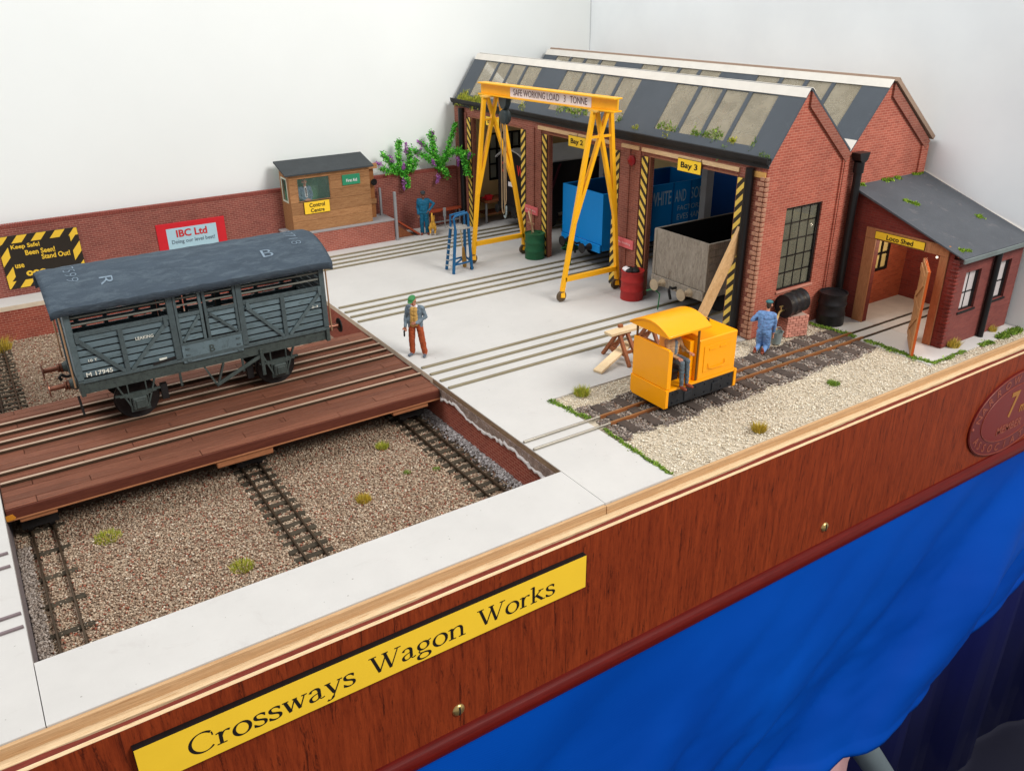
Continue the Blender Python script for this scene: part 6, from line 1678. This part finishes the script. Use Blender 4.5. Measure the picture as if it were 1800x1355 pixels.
Q(rf, "cab_roof", YEL_L, .02, smooth=True)
for x in (7.8, 10.7):
    q_ = [(y, z - .12) for y, z in top_]; Q(MB().prism([(1.32, 4.6), (4.38, 4.6)] + list(reversed([(y, z) for y, z in q_[1:-1]])), 'x', x, x + .1), "roof_end", YEL_L, 0)
for x, y in ((8.1, 4.1), (10.15, 1.5), (10.15, 4.15)):
    MB().cyl((x, y, 1.6), (x, y, 4.66), .065, n=8).build("roof_post", mk("post_dark_brass", rgb(124, 88, 40), .5, .4), lo)
Q(MB().box(8.3, 9.95, 1.85, 3.2, 2.22, 2.42), "seat", BLACKM, .08)
Q(MB().box(8.6, 9.5, 2.2, 3.0, 1.58, 2.2), "seat_box", BLACKM, .02)

# ================================================================== WAGONS IN THE BAYS
gw = thing("open_wagon", "empty weathered grey open wagon standing in Bay 3", "wagon", (25.5, 12.85, .1))
def open_wagon(t, x0, x1, yc, zt, m, inner, hw=2.65, zb=2.3, planks=None, buf=None, mh=None):
    for s in (-1, 1):
        y = yc + s * hw; a, b = sorted((y, y - s * .16))
        if planks:
            n = planks; h = (zt - zb) / n
            for k in range(n): MB().box(x0 + .16, x1, a, b, zb + k * h + .01, zb + (k + 1) * h - .01).build("side_plank", m, t, bevel=.01, seg=1)
        else:
            MB().box(x0 + .16, x1, a, b, zb, zt).build("side_sheet", m, t, bevel=.02)
        MB().box(x0 + .2, x1, min(y - s * .3, y - s * .1), max(y - s * .3, y - s * .1), 1.75, zb - .01).build("solebar", mh or m, t)
        for x in (x0 + 2.8, x1 - 2.8):
            MB().lathe((x, yc + s * 1.6, 1.12), [(.2, -.1), (.85, -.06), (1.0, -.1), (1.02, .12), (.85, .08), (.2, .1)], 28, 'y').build("wheel", BLACKM, t, smooth=True)
    MB().box(x0, x0 + .159, yc - hw, yc + hw, zb, zt).build("end_panel", m, t, bevel=.02)
    MB().box(x1 - .16, x1 - .001, yc - hw + .17, yc + hw - .17, zb, zt).build("end_panel", m, t, bevel=.02)
    MB().box(x0 + .16, x1 - .16, yc - hw + .17, yc + hw - .17, zb, zb + .1).build("floor", inner, t)
    MB().box(x0 + .16, x0 + .2, yc - hw + .17, yc + hw - .17, zb + .1, zt - .05).build("lining", inner, t)
    for s in (-1, 1):
        y = yc + s * (hw - .19); MB().box(x0 + .2, x1 - .2, y - .02, y + .02, zb + .1, zt - .05).build("lining", inner, t)
    MB().box(x0 - .15, x0 - .001, yc - hw + .05, yc + hw - .05, 1.65, zb - .005).build("headstock", mh or m, t, bevel=.03)
    for y in (yc - 1.35, yc + 1.35):
        MB().lathe((x0 - .15, y, 1.95), [(.3, 0), (.2, -.3), (.14, -.32), (.14, -.75), (.4, -.78), (.42, -.86), (.02, -.9)], 20, 'x').build("buffer", buf or BLACKM, t, smooth=True)
    MB().tube([(x0 - .15, yc, 1.95), (x0 - .5, yc, 1.95), (x0 - .7, yc, 2.1), (x0 - .8, yc, 1.9), (x0 - .7, yc, 1.5), (x0 - .6, yc, 1.2)], .1, 8).build("coupling", BLACKM, t, smooth=True)


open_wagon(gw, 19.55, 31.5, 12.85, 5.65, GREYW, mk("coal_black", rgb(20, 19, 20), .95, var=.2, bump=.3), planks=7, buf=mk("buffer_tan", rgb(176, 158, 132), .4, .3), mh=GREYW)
for y in (10.32, 15.38):
    MB().box(19.5, 19.549, y - .12, y + .12, 2.31, 5.6).build("end_stanchion", GREYW, gw, bevel=.02)
uw = thing("open_wagon", "bright blue open wagon in Bay 2 lettered White and Sons", "wagon", (26.5, 25.8, .1))
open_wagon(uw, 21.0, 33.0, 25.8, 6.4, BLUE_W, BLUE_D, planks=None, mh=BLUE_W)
for x in (23.5, 26.1, 28.4, 30.4):
    MB().box(x, x + .12, 23.09, 23.149, 2.3, 6.4).build("side_strap", BLUE_D, uw)
SIDEF = ((1, 0, 0), (0, 0, 1))
PALE = mk("pale_blue_ink", rgb(168, 196, 214), .6)
text(uw, "WHITE", (27.1, 23.14, 5.25), *SIDEF, 2.3, 1.15, PALE, bold=.01); text(uw, "AND", (29.3, 23.14, 5.25), *SIDEF, 1.25, 1.0, PALE); text(uw, "SONS", (31.4, 23.14, 5.3), *SIDEF, 1.8, .95, PALE)
text(uw, "FACTORS", (30.4, 23.14, 4.2), *SIDEF, 2.7, .42, PALE); text(uw, "EVESHAM", (30.4, 23.14, 3.45), *SIDEF, 2.7, .5, PALE)
vn = thing("box_van", "black covered van with pale grey roof and red letters in Bay 1", "wagon", (28.5, 38.5, .1))
MB().box(22.6, 34.5, 35.95, 41.05, 2.3, 6.7).build("body", VANB, vn, bevel=.02)
ar = [(35.8 + 5.4 * i / 16, 6.6 + .95 * (1 - (2 * i / 16 - 1) ** 2)) for i in range(17)]
MB().prism(ar + [(y, z - .12) for y, z in reversed(ar)], 'x', 22.4, 34.7).build("roof", VANR, vn, smooth=True)
MB().prism([(35.96, 6.65)] + [(y, z - .13) for y, z in ar[1:-1]][::1] + [(41.04, 6.65)], 'x', 22.62, 22.8).build("end_arch", VANB, vn)
for x0, x1 in ((23.2, 26.2), (30.6, 33.6)):
    MB().bar((x0, 35.9, 6.3), ((x0 + x1) / 2, 35.9, 2.6), .1, .2).build("brace", MAROON, vn); MB().bar((x1, 35.9, 6.3), ((x0 + x1) / 2, 35.9, 2.6), .1, .2).build("brace", MAROON, vn)
MB().box(22.5, 34.5, 36.0, 41.0, 1.7, 2.29).build("underframe", BLACKM, vn)
text(vn, "G", (22.6, 40.15, 5.75), *FRONT, .7, .95, INKR, bold=.03); text(vn, "W", (22.6, 37.3, 5.75), *FRONT, .9, .95, INKR, bold=.03)
MB().box(22.55, 22.599, 38.2, 39.2, 4.1, 4.5).build("number_plate", WHITE, vn)
for y in (37.1, 39.9): MB().lathe((22.5, y, 1.95), [(.3, 0), (.14, -.3), (.14, -.75), (.42, -.78), (.02, -.9)], 16, 'x').build("buffer", BLACKM, vn, smooth=True)
for x in (25.6, 31.6):
    for y in (36.7, 40.3): MB().lathe((x, y, 1.12), [(.2, -.1), (1.0, -.08), (1.02, .12), (.2, .1)], 24, 'y').build("wheel", BLACKM, vn, smooth=True)
tag(MB().box(35.6, 35.9, 7.4, 28.0, .01, 7.6).build("navy_board", NAVY), "plain navy blue board standing behind Bay 3", "board")
wbn = thing("workbench", "wooden workbench with grey legs at the back of Bay 1", "bench", (23.5, 42.9, 0))
MB().box(21.6, 25.4, 41.9, 43.9, 2.0, 2.2).build("bench_top", TRESW, wbn, bevel=.02)
for x in (21.8, 25.2):
    for y in (42.05, 43.75): MB().box(x - .08, x + .08, y - .08, y + .08, .001, 2.0).build("leg", GREYP, wbn)
MB().box(21.9, 25.1, 42.1, 43.8, .8, .9).build("bench_shelf", TRESW, wbn)
vc = MB().box(22.0, 22.6, 42.2, 42.7, 2.201, 2.7); vc.cyl((21.6, 42.45, 2.5), (22.9, 42.45, 2.5), .07, n=8)
tag(vc.build("bench_vice", REDP, bevel=.03), "small red vice on the bay one workbench", "vice")
for lab, x, y in (("green bent-wire coupling stand under the grey wagon in Bay 3", 18.8, 13.9), ("green bent-wire coupling stand under the blue wagon in Bay 2", 20.2, 26.2)):
    t = thing("wire_stand", lab, "stand", (x, y, 0), "green wire stands")
    MB().tube([(x, y, .12), (x + .05, y - .05, 1.3), (x + .1, y + .4, 1.42), (x + .2, y + 1.0, 1.35), (x + .1, y + 1.4, 1.15)], .05, 6).build("upright_wire", GREENW, t, smooth=True)
    MB().tube([(x + .05, y + .3, 1.42), (x + .5, y + .9, 1.5), (x + .7, y + 1.6, 1.3)], .05, 6).build("arm_wire", GREENW, t, smooth=True)

# ================================================================== PEOPLE AND CAT
S_ = 2.33


def torso(waist, chest, m, r=.125, w=.075, s=(1, 0, 0)):
    s = Vector(s); waist = Vector(waist); chest = Vector(chest)
    return [(waist - s * w * .6, chest - s * w, r * .92, r, m), (waist + s * w * .6, chest + s * w, r * .92, r, m), (waist, chest, r, r, m)]


def leg(hip, knee, ankle, toe, m, shoe, r=(.105, .088, .078)):
    return [(hip, knee, r[0], r[1], m), (knee, ankle, r[1], r[2], m), (ankle, Vector(ankle) - Vector((0, 0, .045)), .048, .045, shoe), (Vector(ankle) - Vector((0, 0, .05)), toe, .046, .04, shoe)]


def arm(sh_, el, wr, m, r=(.064, .052, .043)):
    return [(sh_, el, r[0], r[1], m), (el, wr, r[1], r[2], m)]


V = Vector
# foreman with the green cap
c = []
c += leg((-.1, 0, .9), (-.13, -.02, .48), (-.14, .02, .1), (-.19, -.15, .035), 'trousers', 'shoe') + leg((.1, 0, .9), (.17, -.03, .48), (.21, .02, .1), (.24, -.16, .035), 'trousers', 'shoe')
c += [((-.09, 0, .92), (.09, 0, .92), .11, .11, 'trousers')]
c += torso((0, .0, 1.0), (0, .02, 1.3), 'jacket', .13, .085) + [((-.17, .02, 1.38), (.17, .02, 1.38), .075, .075, 'jacket')]
c += [((-.045, -.075, .93), (-.035, -.085, 1.36), .075, .07, 'shirt'), ((.04, -.08, .95), (.035, -.085, 1.36), .075, .07, 'shirt')]
c += [((-.13, -.03, .86), (-.14, -.02, 1.05), .07, .085, 'jacket'), ((.14, -.02, .88), (.14, -.02, 1.05), .07, .085, 'jacket')]
c += [((0, .0, 1.4), (0, -.045, 1.5), .055, .052, 'skin'), ((-.04, -.03, 1.43), (.04, -.03, 1.43), .05, .05, 'collar')]
c += arm((-.2, .02, 1.38), (-.27, .0, 1.1), (-.26, -.1, .88), 'jacket') + hand((-.26, -.1, .86), (0, -.12, -1), (1, 0, 0), 'skin', (0, -1, 0))
c += arm((.2, .02, 1.38), (.29, .02, 1.12), (.1, -.19, 1.02), 'jacket') + hand((.09, -.2, 1.02), (-1, -.2, -.15), (0, 0, 1), 'skin', (0, .6, -.2))
hc, hf, hu = V((-.01, -.09, 1.6)), V((-.18, -.85, -.5)), V((0, 0, 1))
c += head(hc, hf, hu, 'skin', 'hair', 'eye')
c += [((-.28, -.16, .74), (-.28, -.17, .6), .03, .02, 'dark')]
mats1 = {'jacket': JKT, 'shirt': SHIRTY, 'trousers': TROUR, 'shoe': SHOEB, 'skin': SKIN, 'hair': HAIR, 'eye': INK, 'mouth': SKIND, 'collar': WHITE, 'dark': BLACKM}
p1 = figure("person", c, mats1, "person in green flat cap, open grey jacket and rust trousers on the slab", (.85, 16.6, 0), R(-46), S_)
cap_for(p1, hc, hf, hu, CAPG)
# man in teal overalls
c = []
c += leg((-.09, 0, .9), (-.1, -.02, .48), (-.1, .03, .1), (-.13, -.14, .035), 'cloth', 'shoe') + leg((.09, 0, .9), (.1, -.02, .48), (.11, .03, .1), (.15, -.14, .035), 'cloth', 'shoe')
c += [((-.09, 0, .92), (.09, 0, .92), .135, .135, 'cloth')] + torso((0, 0, 1.0), (0, .02, 1.3), 'cloth', .15, .1) + [((-.19, .02, 1.39), (.19, .02, 1.39), .08, .08, 'cloth'), ((0, 0, 1.4), (0, -.03, 1.52), .055, .052, 'skin')]
c += arm((-.2, .02, 1.39), (-.25, .02, 1.1), (-.22, -.06, .86), 'cloth') + hand((-.22, -.06, .84), (0, -.1, -1), (1, 0, 0), 'skin', (0, -1, 0))
c += arm((.2, .02, 1.39), (.42, -.02, 1.24), (.22, -.12, 1.0), 'cloth') + hand((.2, -.13, .99), (-.7, -.1, -.7), (0, 1, 0), 'skin', (0, .4, -.4))
hc, hf, hu = V((0, -.05, 1.62)), V((.1, -1, -.1)), V((0, 0, 1))
c += head(hc, hf, hu, 'skin', 'hair', 'eye')
p2 = figure("person", c, {'cloth': TEALO, 'shoe': SHOEN, 'skin': SKIND, 'hair': HAIR, 'eye': INK, 'mouth': SKIN}, "person in teal overalls with hand on hip before the brick wall", (14.9, 42.0, 0), R(-28), S_)
cap_for(p2, hc, hf, hu, CAPD)
# kneeling man in sky blue
c = []
c += [((-.09, .02, .5), (-.1, -.03, .09), .12, .1, 'cloth'), ((-.1, -.03, .08), (-.1, .34, .07), .075, .055, 'cloth'), ((-.1, .4, .07), (-.1, .46, .05), .05, .04, 'shoe'), ((-.1, .42, .09), (-.1, .44, .16), .045, .04, 'shoe')]
c += [((.09, .02, .5), (.1, -.05, .09), .12, .1, 'cloth'), ((.1, -.05, .08), (.11, .34, .07), .075, .055, 'cloth'), ((.11, .4, .07), (.11, .46, .05), .05, .04, 'shoe'), ((.11, .42, .09), (.11, .44, .16), .045, .04, 'shoe')]
c += [((-.08, .02, .55), (.08, .02, .55), .12, .12, 'cloth')] + torso((0, .0, .66), (0, -.09, .94), 'cloth', .15, .1) + [((-.17, -.1, 1.0), (.17, -.1, 1.0), .085, .085, 'cloth'), ((0, -.11, 1.02), (0, -.16, 1.14), .055, .052, 'skin')]
c += arm((-.21, -.06, 1.02), (-.25, -.1, .74), (-.22, -.16, .5), 'cloth') + [((-.22, -.16, .5), (-.22, -.17, .44), .038, .034, 'skin')] + hand((-.22, -.17, .4), (0, -.1, -1), (0, 1, 0), 'skin', (.3, -1, 0))
c += arm((.21, -.06, 1.02), (.36, .04, .82), (.2, -.2, .78), 'cloth') + hand((.18, -.22, .78), (-.6, -.8, 0), (0, 0, 1), 'skin', (-1, 0, -.2))
hc, hf, hu = V((0, -.2, 1.23)), V((.1, -1, -.1)), V((0, 0, 1))
c += head(hc, hf, hu, 'skin', 'hair', 'eye')
p3 = figure("person", c, {'cloth': BLUEO, 'shoe': SHOEN, 'skin': SKIN, 'hair': HAIR, 'eye': INK, 'mouth': SKIND}, "person in teal cap and sky blue overalls kneeling by the bucket", (19.65, 4.95, 0), R(118), S_ * .98)
cap_for(p3, hc, hf, hu, CAPT)
# loco driver, seated
c = []
zs = .66
c += [((-.09, .0, zs), (-.11, -.42, zs + .0), .09, .072, 'jeans'), ((-.11, -.42, zs), (-.1, -.44, .12), .07, .052, 'jeans'), ((-.1, -.44, .1), (-.11, -.44, .06), .047, .045, 'shoe'), ((-.1, -.44, .05), (-.13, -.6, .04), .046, .04, 'shoe')]
c += [((.09, .0, zs), (.08, -.42, zs), .09, .072, 'jeans'), ((.08, -.42, zs), (.09, -.44, .12), .07, .052, 'jeans'), ((.09, -.44, .1), (.09, -.44, .06), .047, .045, 'shoe'), ((.09, -.44, .05), (.12, -.6, .04), .046, .04, 'shoe')]
c += [((-.08, 0, zs + .02), (.08, 0, zs + .02), .11, .11, 'jeans')] + torso((0, .0, zs + .12), (0, .0, zs + .38), 'jacket', .13, .085) + [((-.17, 0, zs + .46), (.17, 0, zs + .46), .072, .072, 'jacket'), ((0, -.095, zs + .14), (0, -.1, zs + .42), .055, .05, 'shirt'), ((0, 0, zs + .48), (0, -.03, zs + .6), .055, .052, 'skin')]
c += arm((-.2, 0, zs + .46), (-.25, -.06, zs + .2), (-.14, -.28, zs + .1), 'jacket') + hand((-.13, -.3, zs + .1), (.3, -1, -.05), (1, 0, 0), 'skin', (0, 0, -1))
c += arm((.2, 0, zs + .46), (.3, -.06, zs + .22), (.3, -.26, zs + .12), 'jacket') + hand((.3, -.28, zs + .12), (.1, -1, -.1), (1, 0, 0), 'skin', (0, 0, -1))
hc, hf, hu = V((0, -.05, zs + .72)), V((0, -1, -.1)), V((0, 0, 1))
c += head(hc, hf, hu, 'skin', 'hair', 'eye')
p4 = figure("person", c, {'jeans': JEAN, 'jacket': TANJ, 'shirt': JKT, 'shoe': SHOEN, 'skin': SKIN, 'hair': HAIR, 'eye': INK, 'mouth': SKIND}, "person in tan jacket and grey jeans seated in the loco cab", (9.02, 2.3, 1.5), R(6), S_ * .97)
# man at the hut window
c = torso((0, 0, 1.0), (0, .02, 1.3), 'suit', .13, .085) + [((-.17, .02, 1.38), (.17, .02, 1.38), .075, .075, 'suit'), ((0, -.1, 1.1), (0, -.08, 1.42), .05, .045, 'shirt'), ((0, -.145, 1.12), (0, -.125, 1.4), .014, .02, 'tie'), ((0, 0, 1.4), (0, -.02, 1.52), .055, .052, 'skin')]
c += arm((-.2, .02, 1.38), (-.26, 0, 1.1), (-.12, -.2, 1.0), 'suit') + hand((-.1, -.22, 1.0), (1, -.3, 0), (0, 0, 1), 'skin', (0, .5, 0)) + arm((.2, .02, 1.38), (.26, 0, 1.1), (.12, -.2, 1.0), 'suit') + hand((.1, -.22, 1.0), (-1, -.3, 0), (0, 0, 1), 'skin', (0, .5, 0))
c += [((-.1, 0, .9), (.1, 0, .9), .12, .12, 'suit'), ((-.1, 0, .85), (-.1, -.05, .5), .09, .07, 'suit'), ((.1, 0, .85), (.1, -.05, .5), .09, .07, 'suit')]
hc, hf, hu = V((0, -.03, 1.62)), V((0, -1, 0)), V((0, 0, 1))
c += head(hc, hf, hu, 'skin', 'hair', 'eye')
p5 = figure("person", c, {'suit': SUIT, 'shirt': WHITE, 'tie': MAROON, 'skin': SKIN, 'hair': HAIR, 'eye': INK, 'mouth': SKIND}, "person in slate suit and tie behind the control hut window", (3.95, 42.85, 3.36 - .43 * S_), 0, S_)
# cat
c = [((0, .12, .26), (0, -.12, .25), .085, .075, 'fur'), ((0, -.14, .27), (0, -.2, .34), .05, .045, 'fur'), ((0, -.22, .37), (0, -.24, .36), .062, .05, 'fur'), ((0, -.28, .345), (0, -.3, .34), .026, .02, 'white'),
     ((-.035, -.21, .42), (-.045, -.21, .46), .022, .008, 'fur'), ((.035, -.21, .42), (.045, -.21, .46), .022, .008, 'fur'), ((.025, -.275, .385), (.025, -.276, .385), .009, .009, 'eye'), ((-.025, -.275, .385), (-.025, -.276, .385), .009, .009, 'eye')]
for s in (-1, 1):
    c += [((s * .05, -.12, .22), (s * .05, -.13, .11), .036, .026, 'fur'), ((s * .05, -.13, .11), (s * .05, -.15, .02), .025, .022, 'white'), ((s * .05, -.15, .02), (s * .05, -.18, .018), .022, .02, 'white')]
    c += [((s * .055, .12, .22), (s * .065, .06, .14), .05, .036, 'fur'), ((s * .065, .06, .14), (s * .06, .14, .08), .03, .022, 'fur'), ((s * .06, .14, .08), (s * .06, .11, .02), .021, .022, 'white'), ((s * .06, .11, .02), (s * .06, .07, .018), .022, .02, 'white')]
c += [((0, .19, .29), (0, .24, .42), .026, .024, 'fur'), ((0, .24, .42), (0, .22, .54), .024, .022, 'fur'), ((0, .22, .54), (0, .17, .6), .022, .02, 'fur')]
figure("cat", c, {'fur': CATF, 'white': CATW, 'eye': INK}, "ginger cat with raised tail beside the person in teal overalls", (15.5, 41.5, 0), R(150), S_ * 1.55, "cat", .010, 3, 0.002)
